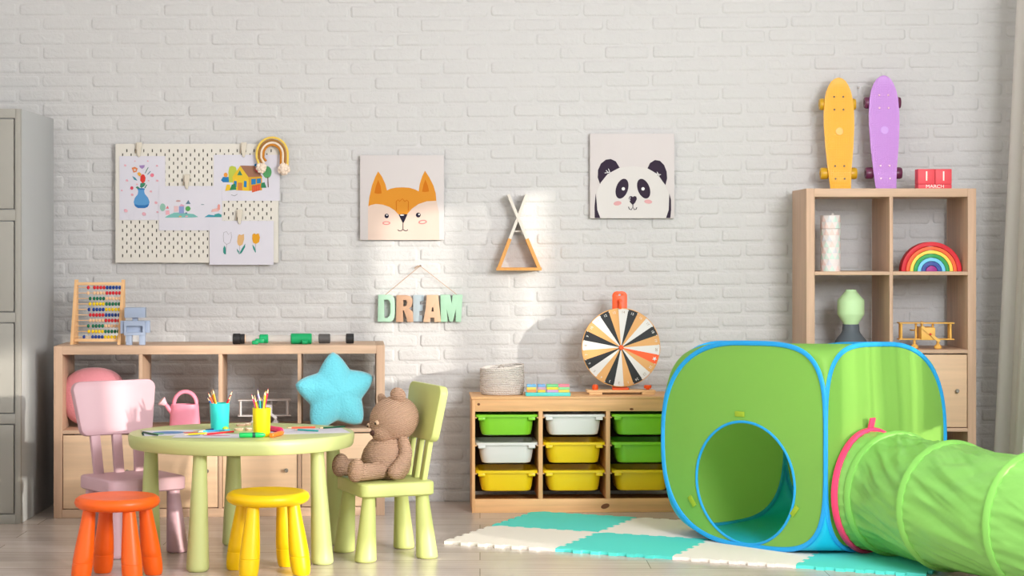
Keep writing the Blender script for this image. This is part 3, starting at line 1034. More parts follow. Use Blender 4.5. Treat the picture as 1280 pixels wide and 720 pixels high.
def sheet(x0, y0, x1, y1, label, polys, layer, clip, group='drawings pinned to the pegboard'):
    sc_ = F / (DIST - .045)
    y = yb - .002 - .0022 * layer
    o = W((x0 + x1) / 2, (y0 + y1) / 2, sc_)
    t = thing('drawing_sheet', label, 'drawing', (o.x, y, o.z), 0, group)
    w, h = (x1 - x0) / sc_, (y1 - y0) / sc_
    def fn(u, v):
        return Vector(((u - .5) * w, -.0025 * math.sin(v * PI) * (1 if v < .5 else .4), (v - .5) * h))
    B().box((-w / 2, -.0004, -h / 2), (w / 2, .0004, h / 2)).build('paper', PAPER, t)
    build_art('drawing', t, ((x0 + x1) / 2, (y0 + y1) / 2), sc_, polys, -.0006)
    c = W(clip[0], clip[1], sc_)
    k = thing('paper_clip', 'cream peg clip ' + clip[2], 'clip', (c.x, y - .002, c.z), 0, 'peg clips on the pegboard')
    B().prism([[(-.014, .034), (.012, .034), (.014, .028), (.004, -.034), (-.002, -.036), (-.008, -.028), (-.016, .026)]], .008, 0, Matrix.Translation((0, -.004, 0)) @ XZ, bev=.0015).build('jaw', CLIP, k)
    B().box((-.0165, -.008, -.02), (-.0125, 0, .028), .001, 0, Matrix.Rotation(.12, 4, 'Y')).build('lever', M('clip_wood', (150, 134, 116), .6), k)
    return t
def Za(x, y):
    return (140 + x / 6.54, 180 + y / 6.54)
BL, BL2, GRN, RED, PUR, PKL = (58, 122, 190), (96, 160, 216), (72, 140, 110), (222, 66, 58), (170, 140, 196), (236, 178, 190)
vase = [(BL2, Q([(206, 366), (268, 366), (262, 385), (268, 408), (295, 440), (307, 475), (298, 505), (270, 524), (212, 524), (185, 505), (176, 475), (186, 440), (210, 410), (214, 385)], Za)),
        (BL, Q([(180, 490), (215, 500), (270, 500), (303, 490), (290, 516), (262, 524), (212, 524), (192, 512)], Za)), (BL, Q(ell(237, 367, 30, 7), Za)),
        (GRN, Q([(228, 350), (232, 320), (262, 315), (274, 325), (264, 345), (240, 360)], Za)), (GRN, Q([(192, 355), (208, 345), (230, 362), (205, 366)], Za)), (GRN, Q([(262, 360), (280, 330), (286, 335), (272, 362)], Za)),
        (RED, Q([(230, 300), (232, 265), (245, 248), (262, 250), (274, 275), (270, 305), (250, 322)], Za)), ((240, 170, 60), Q([(205, 240), (222, 228), (240, 245), (230, 266), (215, 258)], Za)),
        (PUR, Q([(222, 175), (268, 172), (264, 190), (246, 204), (228, 192)], Za)), ((232, 140, 90), Q([(160, 195), (185, 186), (210, 200), (200, 228), (175, 234)], Za)), (PAPER_C := (224, 218, 214), Q(ell(186, 212, 9, 8), Za)),
        ((70, 150, 170), Q([(165, 262), (190, 275), (208, 300), (182, 292)], Za)), (GRN, Q(stroke([(270, 240), (296, 190)], 5), Za)), ((90, 130, 160), Q(stroke([(290, 250), (315, 222)], 6), Za)),
        ((236, 130, 150), Q(ell(328, 255, 15, 15), Za)), ((222, 80, 100), Q(ell(162, 360, 13, 14), Za))]
for x, y, r in ((108, 175, 10), (122, 298, 11), (165, 415, 12), (80, 380, 8), (113, 545, 16), (262, 572, 17), (360, 480, 13), (318, 388, 10), (370, 300, 10), (368, 178, 9), (300, 300, 7), (205, 330, 8), (372, 556, 9), (293, 140, 7), (188, 140, 6)):
    vase.append((PKL, Q(ell(x, y, r, r * .8, .5), Za)))
sheet(149, 195, 206.5, 275, 'drawing of flowers in a blue vase pinned at the left of the pegboard', vase, 0, (174, 187, 'holding the drawing of the blue vase'))
def Zb(x, y):
    return (190 + x / 12.0, 230 + y / 12.0)
TL, TL2 = (130, 196, 190), (70, 160, 160)
city = [(TL, Q([(190, 505), (240, 470), (330, 430), (420, 425), (520, 440), (620, 450), (695, 495), (600, 503), (400, 503)], Zb)), ((150, 196, 180), Q(ell(160, 350, 42, 58), Zb)), (PKL, Q([(205, 460), (205, 400), (260, 395), (265, 460)], Zb)),
        ((226, 130, 140), Q([(205, 370), (235, 325), (255, 370)], Zb)), ((236, 200, 204), Q([(330, 420), (330, 330), (395, 330), (395, 410)], Zb)), ((148, 164, 214), Q([(405, 445), (405, 335), (480, 335), (480, 440)], Zb)),
        ((226, 170, 196), Q([(405, 335), (440, 300), (485, 320), (482, 335)], Zb)), ((92, 172, 96), Q(ell(540, 370, 38, 38), Zb)), ((110, 140, 160), Q([(505, 300), (545, 240), (580, 300)], Zb)), ((210, 170, 170), Q(ell(395, 255, 36, 14), Zb)),
        ((70, 160, 184), Q([(785, 497), (850, 458), (930, 470), (1000, 497)], Zb)), (TL2, Q([(935, 495), (940, 455), (1000, 440), (1044, 460), (1044, 498)], Zb)), ((236, 188, 184), Q([(890, 420), (900, 380), (985, 360), (1020, 380), (1000, 410)], Zb)),
        ((236, 160, 150), Q([(982, 385), (985, 320), (1005, 300), (1022, 320), (1020, 385)], Zb)), ((150, 168, 176), Q(ell(760, 308, 26, 7), Zb)), ((236, 190, 120), Q(ell(425, 488, 22, 10), Zb)), (PKL, Q(ell(520, 485, 22, 10), Zb)), ((80, 110, 160), Q(ell(515, 435, 16, 9), Zb))]
sheet(198.5, 232.5, 277.5, 288, 'drawing of a pastel town on a hill pinned at the middle of the pegboard', city, 1, (234, 227, 'holding the drawing of the pastel town'))
def Zc(x, y):
    return (255 + x / 7.2, 160 + y / 7.2)
HY, HR, HB, HG, HO = (240, 200, 60), (164, 118, 96), (50, 132, 190), (96, 168, 110), (220, 142, 70)
house = [(HB, Q([(152, 470), (170, 440), (225, 440), (240, 488), (170, 488)], Zc)), ((240, 160, 70), Q(ell(195, 422, 18, 20), Zc)), ((196, 206, 84), Q([(225, 490), (218, 400), (228, 350), (250, 340), (285, 350), (300, 400), (290, 490)], Zc)),
         (HY, Q([(255, 440), (325, 340), (400, 440), (405, 566), (290, 560), (265, 540)], Zc)), ((224, 170, 60), Q([(400, 440), (522, 435), (522, 560), (405, 566)], Zc)), (HR, Q([(325, 338), (455, 340), (524, 436), (400, 442)], Zc)),
         (GRN, Q([(298, 425), (322, 378), (345, 425)], Zc)), (HO, Q([(304, 560), (304, 492), (344, 492), (344, 562)], Zc)), (HB, Q([(265, 520), (270, 475), (294, 478), (292, 535)], Zc)), (HB, Q([(357, 530), (360, 475), (384, 478), (382, 535)], Zc)),
         (HB, Q([(425, 510), (425, 460), (466, 456), (466, 505)], Zc)), (HB, Q([(475, 500), (475, 456), (512, 452), (512, 496)], Zc)), ((230, 84, 60), Q([(432, 580), (432, 520), (508, 505), (506, 560)], Zc)),
         (HY, Q([(190, 566), (205, 508), (235, 510), (240, 560)], Zc)), ((60, 140, 90), Q([(230, 560), (250, 510), (280, 500), (292, 555)], Zc)), ((60, 140, 100), Q([(512, 538), (515, 495), (545, 488), (562, 538)], Zc)),
         (HG, Q(ell(568, 398, 40, 54), Zc)), ((120, 90, 80), Q(stroke([(574, 440), (578, 534)], 8), Zc)), ((206, 80, 90), Q([(455, 380), (470, 350), (498, 385), (492, 408)], Zc)), (HB, Q(ell(466, 334, 14, 12), Zc)),
         ((150, 150, 156), Q(stroke([(245, 600), (275, 612), (300, 595)], 4), Zc))]
for k in range(4):
    house.append(((240, 150, 90), Q(stroke([(442 + k * 18, 576 - k * 4), (442 + k * 18, 522 - k * 4)], 4), Zc)))
sheet(267, 193.5, 349.5, 251, 'drawing of a yellow house with trees pinned at the upper right of the pegboard', house, 0, (305, 187, 'holding the drawing of the yellow house'))
def Zd(x, y):
    return (250 + x / 9.0, 260 + y / 9.0)
TG, GR = (60, 150, 138), (176, 172, 180)
tul = [(GR, Q(stroke([(300, 410), (268, 380), (262, 320), (268, 275), (300, 265), (320, 300), (350, 270), (355, 330), (340, 390), (300, 410)], 5), Zd)), (GR, Q(stroke([(300, 410), (292, 500)], 5), Zd)), (TG, Q([(262, 500), (262, 455), (275, 420), (290, 450), (294, 520), (275, 520)], Zd)),
       ((230, 186, 130), Q([(418, 380), (425, 320), (440, 295), (465, 305), (495, 292), (498, 350), (480, 410), (448, 430), (425, 410)], Zd)), (GR, Q(stroke([(448, 425), (448, 515)], 5), Zd)), (TG, Q([(440, 520), (418, 480), (416, 455), (440, 490)], Zd)), (TG, Q([(440, 522), (470, 460), (510, 400), (508, 440), (470, 505)], Zd)),
       ((232, 166, 48), Q([(588, 350), (590, 300), (610, 285), (630, 295), (660, 285), (675, 330), (665, 385), (630, 405), (600, 392)], Zd)), (GR, Q(stroke([(625, 405), (624, 500)], 5), Zd)), (TG, Q([(625, 505), (600, 460), (590, 410), (615, 440), (630, 490)], Zd))]
sheet(262, 276, 342, 331, 'drawing of three tulips pinned at the lower right of the pegboard', tul, 2, (300, 271, 'holding the drawing of three tulips'))

# hanging rope rainbow over the corner of the pegboard
RC = W(340, 196, F / (DIST - .075))
rr = thing('rope_rainbow', 'small hanging rope rainbow in mustard and cream at the pegboard corner', 'wall decoration', (RC.x, -.068, RC.z))
for r, c, e0, e1 in ((.073, (232, 196, 96), .02, .045), (.061, (156, 112, 62), .01, .04), (.051, (234, 214, 196), .01, .04), (.041, (190, 124, 50), .0, .035)):
    pts = [(-r * .98 + .012, 0, -.02 - e0)] + [(-r, 0, -.004)] + [(r * math.cos(PI - PI * k / 24), 0, r * 1.08 * math.sin(PI * k / 24) + .012) for k in range(25)] + [(r, 0, -.01), (r * .98, 0, -.02 - e1 * .6)]
    B().tube(pts, .0056, 8).build('rope_arch', M('rope_%d' % c[0], c, .85, .1, bump=.5, bscale=150), rr)
def fluffy(c, r, n=60):
    b = B().sphere(c, r * .62, n=12)
    for k in range(n):
        v = Vector((random.gauss(0, 1), random.gauss(0, 1), random.gauss(0, 1))).normalized()
        q = Vector(c) + v * r * random.uniform(.55, .8)
        b.sphere(q, r * .30, n=6)
    return b
TAS = M('tassel_cream', (232, 212, 196), .9, .1)
fluffy((-.050, -.002, -.052), .026).build('tassel', TAS, rr)
fluffy((.056, -.002, -.056), .030).build('tassel', TAS, rr)

# ------------------------------------------------------------------ teepee shelf
s = F / (DIST - .10)
TW, TWH = wood('teepee_wood', (204, 146, 80), 'z', .1), M('teepee_white', (202, 196, 188), .5, .3)
o = W(648, 338, s)
tp = thing('teepee_shelf', 'teepee shaped wall shelf with white crossed tips and wooden base', 'wall shelf', (o.x, -.012, o.z))
def TPp(px, py):
    return Vector(((px - 648) / s, -(py - 338) / s))
def bar_prism(b, p, q, w, m=0, y0=-.095, y1=0.0):
    d = (q - p).normalized()
    n = Vector((-d.y, d.x)) * w / 2
    pts = [p + n, q + n, q - n, p - n]
    b.prism([[(v.x, v.y) for v in pts]], y1 - y0, m, Matrix.Translation((0, (y0 + y1) / 2, 0)) @ XZ)
    return b
lb, lt, rb, rt = TPp(623.2, 336.3), TPp(658.5, 243), TPp(674.5, 336.3), TPp(635.5, 243)
kl, kr = .405, .405
B1 = bar_prism(B(), lb, lb.lerp(lt, kl), .016).build('left_leg', TW, tp)
B2 = bar_prism(B(), rb, rb.lerp(rt, kr), .016).build('right_leg', TW, tp)
bar_prism(B(), lb.lerp(lt, kl), lt, .0135, 0, -.088, -.001).build('left_tip', TWH, tp)
bar_prism(B(), rb.lerp(rt, kr), rt, .0135, 0, -.0915, -.0025).build('right_tip', TWH, tp)
bar_prism(B(), TPp(620.5, 336.3), TPp(677, 336.3), .014, 0, -.0955).build('base_board', TW, tp)
bar_prism(B(), TPp(641, 289), TPp(655.5, 289), .007, 0, -.06, -.005).build('cross_board', TWH, tp)

# ------------------------------------------------------------------ DREAM sign
s = F / (DIST - .045)
o = W(525, 402.5, s)
sg = thing('word_sign', 'hanging wooden word sign reading DREAM in mint, tan and grey letters', 'sign', (o.x, -.012, o.z))
def LP(px, py):
    return ((px - 525) / s, -(py - 402.5) / s)
def Zs(x, y):
    return LP(465 + x / 8.0, 320 + y / 8.0)
MINT, MINT2, TAN, TAN2, GYB = M('letter_mint', (152, 190, 164), .55), M('letter_mint_light', (166, 202, 178), .55), M('letter_tan', (178, 142, 116), .55), M('letter_tan_light', (196, 164, 136), .55), M('letter_grey', (160, 174, 182), .55)
letters = [(MINT2, [[(62, 388), (180, 388), (206, 400), (224, 425), (228, 470), (228, 575), (222, 618), (205, 648), (180, 660), (56, 658)], [(120, 438), (155, 436), (176, 452), (183, 480), (183, 570), (172, 600), (150, 620), (122, 620)]], 0),
           (TAN, [[(244, 392), (340, 392), (380, 402), (402, 430), (404, 470), (392, 508), (370, 525), (408, 560), (412, 660), (352, 660), (345, 620), (318, 545), (308, 545), (312, 660), (240, 660)], [(312, 440), (340, 440), (350, 460), (346, 492), (330, 502), (312, 502)]], .0015),
           (GYB, [[(410, 390), (518, 390), (516, 450), (476, 455), (476, 488), (506, 490), (506, 550), (472, 552), (472, 595), (505, 600), (502, 658), (408, 658)]], -.0105),
           (TAN2, [[(546, 390), (662, 390), (690, 660), (624, 660), (622, 618), (584, 616), (580, 662), (512, 660), (536, 520)], [(594, 555), (600, 515), (612, 515), (617, 556)]], .001),
           (MINT, [[(684, 388), (780, 388), (796, 470), (806, 388), (906, 388), (890, 660), (836, 658), (838, 540), (808, 655), (775, 655), (748, 540), (756, 658), (688, 660)]], 0.0)]
for m, polys, dy in letters:
    P2 = [Q(p, Zs) for p in polys]
    B().prism(P2, .026 + dy * 2, 0, Matrix.Translation((0, -.0175 - dy, 0)) @ XZ, bev=.0012).build('letter', m, sg)
CORD = M('jute_cord', (176, 140, 108), .9, .1)
nx, nz = LP(525.3, 333)
lx, lz = LP(481, 369)
rx, rz_ = LP(570.5, 368)
cb = B()
cb.tube([(lx, -.016, lz - .006), (lx, -.016, lz), (nx - .004, -.012, nz), (nx + .003, -.012, nz - .001), (rx, -.016, rz_), (rx, -.016, rz_ - .006)], .0013, 6)
cb.tube([(nx - .028, -.013, nz - .010), (nx - .012, -.013, nz + .002), (nx, -.013, nz)], .0022, 6)
cb.build('hanging_cord', CORD, sg)
NAIL = M('nail_steel', (110, 104, 98), .4, .5, metal=.7)
def wall_nail(px, py, label):
    p = W(px, py, F / (DIST - .02))
    o = B().cyl((0, 0, 0), (0, -.022, 0), .0016, n=8).cyl((0, -.020, 0), (0, -.024, 0), .005, n=12).build('nail', NAIL)
    o.location = (p.x, 0, p.z)
    return tag(o, label, 'nail')
wall_nail(525.5, 332.3, 'small nail in the brick wall holding the cord of the word sign')
wall_nail(1073.5, 109.5, 'small steel nail in the wall between the two skateboards')

# ------------------------------------------------------------------ things on top of the low shelf
BEECH = wood('beech', (226, 180, 130), 'z', .1)
BEECHX = wood('beech_x', (228, 186, 138), 'x', .1)
p = LS(126, .20, LTOP)
ab = thing('abacus', 'wooden abacus with coloured beads at the left end of the low shelf', 'abacus', p, LSR - .12)
aw, ah = .216, .292
for x, nm in ((-aw / 2, 'side_board'), (aw / 2, 'side_board')):
    B().prism([[(-.075, 0), (.022, 0), (.022, ah), (.004, ah), (-.004, ah * .9)]], .014, 0, Matrix.Translation((x, 0, 0)) @ Matrix(((0, 0, 1, 0), (1, 0, 0, 0), (0, 1, 0, 0), (0, 0, 0, 1))), bev=.001).build(nm, BEECH, ab)
B().box((-aw / 2, -.002, ah - .026), (aw / 2, .016, ah - .012), .002).build('top_bar', BEECHX, ab)
B().box((-aw / 2, -.05, .012), (aw / 2, -.03, .026), .002).build('bottom_bar', BEECHX, ab)
BC = {'r': M('bead_red', (206, 34, 48), .3), 'b': M('bead_blue', (24, 62, 140), .3), 'n': M('bead_natural', (232, 190, 150), .4), 'g': M('bead_green', (16, 108, 76), .3), 'y': M('bead_yellow', (248, 196, 20), .3)}
rows = ['rb', 'nr', 'gn', 'yg', 'by', 'rb', 'nr', 'gn', 'yg', 'by']
bead_me = {}
for k in BC:
    t_ = B().sphere((0, 0, 0), (.0068, .0088, .0088), n=12).build('bead', BC[k], ab)
    bead_me[k] = t_.data
    bpy.data.objects.remove(t_)
st = [113, 113, 116, 116, 115, 117, 117, 115, 116, 110]
for r, cc in enumerate(rows):
    z = ah - .036 - r * .0248
    y = -.002 - .034 * r / 9 + .004
    B().cyl((-aw / 2, y, z), (aw / 2, y, z), .0018, n=8).build('rod', BEECHX, ab)
    x1 = aw / 2 - .014
    for q in range(10):
        x = x1 - q * .0145
        if q == 9:
            x -= (117 - st[r]) * .0036
        k = cc[1] if q < 5 else cc[0]
        o = bpy.data.objects.new('bead', bead_me[k])
        COL.objects.link(o)
        o.parent = ab
        o.location = (x, y, z)
ROB = M('robot_grey', (150, 163, 186), .55)
p = LS(170.5, .10, LTOP)
rb_ = thing('wooden_robot', 'small blue grey wooden robot figure beside the abacus', 'toy robot', p, LSR)
def RP(px, py):
    return ((px - 170) / 273.0, (433 - py) / 273.0)
def rbox(x0, y0, x1, y1, dy0, dy1, nm, parent=rb_):
    a, c = RP(x0, y1), RP(x1, y0)
    return B().box((a[0], dy0, a[1]), (c[0], dy1, c[1]), .0015).build(nm, ROB, parent)
hd = rbox(157.5, 387, 182.5, 399.5, -.03, .03, 'head')
rbox(166.5, 399, 173, 404, -.012, .012, 'neck')
B().prism([[RP(157, 403.3), RP(182.5, 403.3), RP(182.5, 421), RP(157, 421)], [RP(160, 409.5), RP(160, 417.5), RP(179.5, 417.5), RP(179.5, 409.5)]], .05, 0, XZ).box((RP(159, 0)[0], -.005, RP(0, 418)[1]), (RP(180, 0)[0], .02, RP(0, 409)[1])).build('torso', ROB, rb_)
rbox(152, 403.3, 157.5, 419, -.012, .012, 'arm')
rbox(182, 403.3, 188, 418, -.012, .012, 'arm')
rbox(159, 420.5, 166, 433, -.02, .02, 'leg')
rbox(175, 420.5, 182, 433, -.02, .02, 'leg')
BLK, DGY, GTOY, _ = M('toy_black', (34, 34, 36), .5), M('toy_dark_grey', (78, 76, 76), .5), M('toy_green', (14, 150, 92), .35), None
CLEAR = sheer_material('clear_tube', (226, 220, 214), .64, False)
p = LS(366, .12, LTOP)
tt = thing('toy_telescope', 'long pale tube toy with black caps and green collars on the low shelf', 'toy', p, LSR)
def TX(px):
    return (px - 366) / 275.0
zc = .0245
def ring_part(x0, x1, r, m, nm, z=zc, bev=.003):
    return B().cyl((TX(x0), 0, z), (TX(x1), 0, z), r, n=24, bev=bev).build(nm, m, tt)
ring_part(303, 437, .0165, CLEAR, 'tube')
ring_part(291, 301, .0245, BLK, 'end_cap')
ring_part(300.5, 306, .0225, BLK, 'end_ring')
ring_part(305.5, 307, .0185, M('toy_core', (220, 186, 160), .5), 'wooden_core', bev=0)
ring_part(324, 335, .0205, GTOY, 'green_collar')
B().box((TX(315), -.03, 0), (TX(323), -.005, .018), .004).box((TX(319), -.026, .006), (TX(330), 0, .026), .004, 0, Matrix.Translation((0, 0, 0))).build('green_foot', GTOY, tt)
ring_part(363, 389, .0245, GTOY, 'green_barrel')
B().cyl((TX(377), -.03, .010), (TX(384), -.03, .010), .010, n=16, bev=.002).build('green_knob', GTOY, tt)
ring_part(389, 391.5, .0215, CLEAR, 'end_ring')
ring_part(397.5, 412, .0215, DGY, 'grey_collar')
ring_part(431.5, 441.5, .0225, BLK, 'end_cap')

# ------------------------------------------------------------------ things inside the low shelf
PLUSH = M('pink_plush', (240, 150, 160), .9, .1, bump=.4, bscale=130, sheen=.4)
p = LS(120, .17, LMID)
o = B().sphere((0, 0, .135), (.148, .09, .134), n=40, power=.86).build('pillow', [PLUSH], angle=180)
o.location = p
tag(o, 'round pink plush pillow in the leftmost shelf cube behind the pink chair', 'pillow')
CANP = M('can_pink', (240, 142, 164), .38, .4)
p = LS(231.5, .10, LMID)
wc = thing('watering_can', 'pink toy watering can in the second cube of the low shelf', 'watering can', p, LSR)
def CP(px, py):
    return ((px - 231.5) / 277.0, (534.5 - py) / 277.0)
B().lathe([(0, 0), (.066, 0), (.0695, .003), (.070, .012), (.064, .085), (.062, .106), (.057, .106), (.060, .085), (.066, .014), (0, .01)], 40, sy=.62).build('body', CANP, wc)
hp = [(CP(217, 508)[0], 0, CP(217, 508)[1])]
for k in range(17):
    a = PI - PI * k / 16
    hp.append((CP(231.5, 0)[0] + .0505 * math.cos(a) + .002, 0, CP(0, 505)[1] + .056 * math.sin(a)))
hp.append((CP(247, 515)[0], 0, CP(247, 520)[1]))
B().tube(hp, .0085, 10, flat=1.2).build('handle', CANP, wc)
B().tube([(CP(217, 0)[0], -.0, CP(0, 517)[1]), (CP(212, 0)[0], -.004, CP(0, 511)[1]), (CP(206.5, 0)[0], -.01, CP(0, 503)[1])], [.013, .011, .008], 12).build('spout', CANP, wc)
B().lathe([(0, 0), (.009, 0), (.022, .022), (.0225, .026), (0, .030)], 20, 0, Matrix.Translation((CP(208, 0)[0], -.01, CP(0, 505)[1])) @ Vector((-.75, -.15, .62)).to_track_quat('Z', 'Y').to_matrix().to_4x4()).build('sprinkler_head', M('can_pink_light', (244, 190, 200), .4), wc)

def biplane(mat, hubm, label, loc, rz, k=1.0):
    t = thing('toy_biplane', label, 'toy biplane', loc, rz)
    S = 1 / 276.0 * k
    def X(px):
        return (px - 1159.5) * S
    def Z(py):
        return (431.5 - py) * S
    for py, nm in ((399, 'upper_wing'), (419.3, 'lower_wing')):
        z = Z(py)
        B().box((X(1125.5), -.032, z - .0028), (X(1194.5), .032, z + .0028), .0025).build(nm, mat, t)
    for px in (1129, 1190):
        for y in (-.02, .02):
            B().cyl((X(px), y, Z(419)), (X(px), y, Z(399.5)), .0052, n=10).build('strut', mat, t)
    for px in (1148.5, 1169.5):
        B().cyl((X(px), .01, Z(419)), (X(px), .01, Z(399.5)), .0052, n=10).build('strut', mat, t)
    B().box((X(1152), -.052, Z(420)), (X(1169.5), .10, Z(404.3)), .003).build('fuselage', mat, t)
    B().box((X(1146), .085, Z(410)), (X(1176), .115, Z(408.5)), .001).box((X(1159.5), .085, Z(409)), (X(1161.5), .115, Z(398)), .001).build('tail', mat, t)
    mx = Matrix.Translation((X(1163), -.058, Z(412.5))) @ Matrix.Rotation(math.radians(40), 4, 'Y')
    pr = [[(-.054, .002), (-.050, .008), (-.012, .006), (0, .004), (.012, .006), (.050, .008), (.054, .002), (.050, -.006), (.012, -.005), (0, -.004), (-.012, -.005), (-.050, -.006)]]
    B().prism(pr, .004, 0, mx @ XZ).build('propeller', mat, t)
    B().cyl((X(1163), -.052, Z(412.5)), (X(1163), -.066, Z(412.5)), .005, n=12, bev=.001).build('hub', hubm, t)
    for px in (1145.5, 1174.5):
        B().cyl((X(px), -.015, Z(419)), (X(px), -.015, Z(426)), .0065, n=10).build('wheel_post', mat, t)
        B().lathe([(0, 0), (.012, 0), (.0175, .005), (.0180, .011), (.012, .018), (.007, .023), (0, .024)], 20, 0, Matrix.Translation((X(px), -.015, 0)) @ Matrix.Diagonal((k, k, k, 1))).build('wheel', mat, t)
    return t
PLY = M('biplane_yellow', (232, 180, 92), .45, .35)
biplane(PLY, M('hub_red', (204, 50, 30), .4), 'yellow wooden toy biplane in the right cube of the tall shelf', (1.468 + .038 + .336 + .016 + .165, RSP[1] + .09, .038 + 2 * .352), -.04)
PLW = M('biplane_white', (214, 212, 212), .45, .35)
biplane(PLW, PLW, 'white toy biplane in the third cube of the low shelf', LS(329.5, .22, LMID), LSR + .1, .97)

STAR = M('star_plush', (106, 198, 216), .85, .15, bump=.5, bscale=110, sheen=.5)
def star_mesh():
    b = B()
    na, nr = 120, 14
    def rad(t):
        c = (5 * t) / (2 * PI) % 1.0
        q = abs(c - .5) * 2          # 1 at a tip, 0 in a notch
        return .130 + .074 * q ** 1.45 * (1 - .14 * q ** 6)
    for side in (-1, 1):
        def fn(u, v):
            t = 2 * PI * u
            R = rad(t) * v
            h = .066 * max(0.0, (1 - v ** 2.6)) ** .62 * (.72 + .28 * (1 - v))
            return Vector((R * math.sin(t), side * h, R * math.cos(t)))
        b.grid(fn, na, nr, closed_u=True)
    bmesh.ops.remove_doubles(b.bm, verts=b.bm.verts, dist=1e-4)
    bmesh.ops.recalc_face_normals(b.bm, faces=b.bm.faces)
    return b
o = star_mesh().build('star_cushion', STAR, angle=180)
p = LS(417, -.008, LMID)
o.location = (p.x + .006, p.y, LMID + .160)
o.rotation_euler = (0, math.radians(-4), LSR + math.radians(20))
o.scale = (1, 1, .95)
tag(o, 'fluffy turquoise star cushion in the rightmost cube of the low shelf', 'cushion')

# ------------------------------------------------------------------ teddy bear
def crochet(name, c):
    m = M(name, c, .95, .05)
    nt = m.node_tree
    bs = nt.nodes['Principled BSDF']
    tc = nt.nodes.new('ShaderNodeTexCoord')
    w = nt.nodes.new('ShaderNodeTexWave')
    w.bands_direction = 'Z'
    w.inputs['Scale'].default_value = 46
    w.inputs['Distortion'].default_value = .6
    v = nt.nodes.new('ShaderNodeTexVoronoi')
    v.inputs['Scale'].default_value = 120
    nt.links.new(tc.outputs['Object'], w.inputs['Vector'])
    nt.links.new(tc.outputs['Object'], v.inputs['Vector'])
    a = nt.nodes.new('ShaderNodeMath')
    a.operation = 'SUBTRACT'
    nt.links.new(w.outputs['Fac'], a.inputs[0])
    nt.links.new(v.outputs['Distance'], a.inputs[1])
    bp = nt.nodes.new('ShaderNodeBump')
    bp.inputs['Strength'].default_value = .7
    bp.inputs['Distance'].default_value = .006
    nt.links.new(a.outputs[0], bp.inputs['Height'])
    nt.links.new(bp.outputs[0], bs.inputs['Normal'])
    return m
YARN = crochet('brown_yarn', (178, 146, 124))
YARND = M('dark_yarn', (70, 44, 36), .8)
FA = math.radians(202)
FV, LV = Vector((math.cos(FA), math.sin(FA), 0)), Vector((-math.sin(FA), math.cos(FA), 0))   # forward, its left (the camera side)
SEAT = .30
bear = thing('teddy_bear', 'brown crocheted teddy bear sitting on the yellow green chair', 'teddy bear', (GCP.x, GCP.y, SEAT), FA)
# local x forward, y towards the camera, z up from the seat
def fin(b, nm, parent, mat=YARN):
    return b.build(nm, mat, parent, angle=180)
fin(B().lathe([(0, 0), (.06, .004), (.086, .022), (.098, .055), (.098, .085), (.088, .12), (.070, .15), (.05, .175), (.03, .185), (0, .187)], 32, 0,
              Matrix.Translation((.02, 0, .001)) @ Matrix.Rotation(-math.radians(20), 4, 'Y')), 'body', bear)
HC = Vector((-.036, .004, .230))
hr = Euler((math.radians(14), math.radians(20), math.radians(12)), 'XYZ')
HM = Matrix.Translation(HC) @ hr.to_matrix().to_4x4()
def HP(x, y, z):
    return HM @ Vector((x, y, z))
hd = bpy.data.objects.new('head', None)
b = B()
b.sphere((0, 0, 0), (.098, .102, .090), n=40)
b.sphere((.062, 0, -.026), (.052, .054, .046), n=28)
hb = b.build('head', YARN, bear, angle=180)
hb.matrix_basis = HM
rm = hb.modifiers.new('remesh', 'REMESH')
rm.mode = 'VOXEL'
rm.voxel_size = .005
rm.use_smooth_shade = True
sm = hb.modifiers.new('smooth', 'SMOOTH')
sm.iterations = 8
for sy in (-1, 1):
    eb = B().sphere((0, 0, 0), (.019, .034, .032), n=20)
    e = eb.build('ear', YARN, hb, angle=180)
    e.location = (-.022, sy * .068, .080)
    e.rotation_euler = (sy * -.45, 0, sy * .5)
    B().sphere((.094, sy * .036, .018), (.008, .0105, .0105), n=14).build('eye_socket', M('yarn_light', (196, 166, 138), .9), hb)
    B().sphere((.0995, sy * .036, .018), (.006, .006, .006), n=12).build('eye', M('bead_eye', (60, 44, 34), .15, .6), hb)
B().sphere((.112, 0, -.012), (.009, .015, .011), n=16).build('nose', YARND, hb)
def limb(pts, rad, nm):
    b = B()
    m = len(pts)
    P = []
    R = []
    for i in range(m - 1):
        for k in range(8):
            t = k / 8
            p0, p1, p2, p3 = [Vector(pts[max(0, min(m - 1, i + q))]) for q in (-1, 0, 1, 2)]
            P.append(.5 * ((2 * p1) + (p2 - p0) * t + (2 * p0 - 5 * p1 + 4 * p2 - p3) * t * t + (3 * p1 - p0 - 3 * p2 + p3) * t ** 3))
            R.append(rad[i] + (rad[i + 1] - rad[i]) * t)
    P.append(Vector(pts[-1]))
    R.append(rad[-1])
    d0 = (P[1] - P[0]).normalized()
    d1 = (P[-1] - P[-2]).normalized()
    P2, R2 = [], []
    for a in (80, 55, 30):
        P2.append(P[0] - d0 * R[0] * math.sin(math.radians(a)) * .9)
        R2.append(R[0] * math.cos(math.radians(a)))
    P2 += P
    R2 += R
    for a in (30, 55, 80):
        P2.append(P[-1] + d1 * R[-1] * math.sin(math.radians(a)) * .9)
        R2.append(R[-1] * math.cos(math.radians(a)))
    b.tube(P2, R2, 20)
    return fin(b, nm, bear)
for sy in (-1, 1):
    limb([(-.050, sy * .072, .150), (-.046, sy * .106, .095), (.002, sy * .118, .034)], [.022, .026, .029], 'arm')
    lg = limb([(.035, sy * .062, .040), (.085, sy * .082, .038), (.135, sy * .095, .038)], [.034, .032, .034], 'leg')
    B().sphere((0, 0, 0), (.033, .038, .046), n=28, rot=Euler((0, -.15, 0))).build('foot', YARN, lg, angle=180)
    lg.children[0].location = (.152, sy * .098, .047)

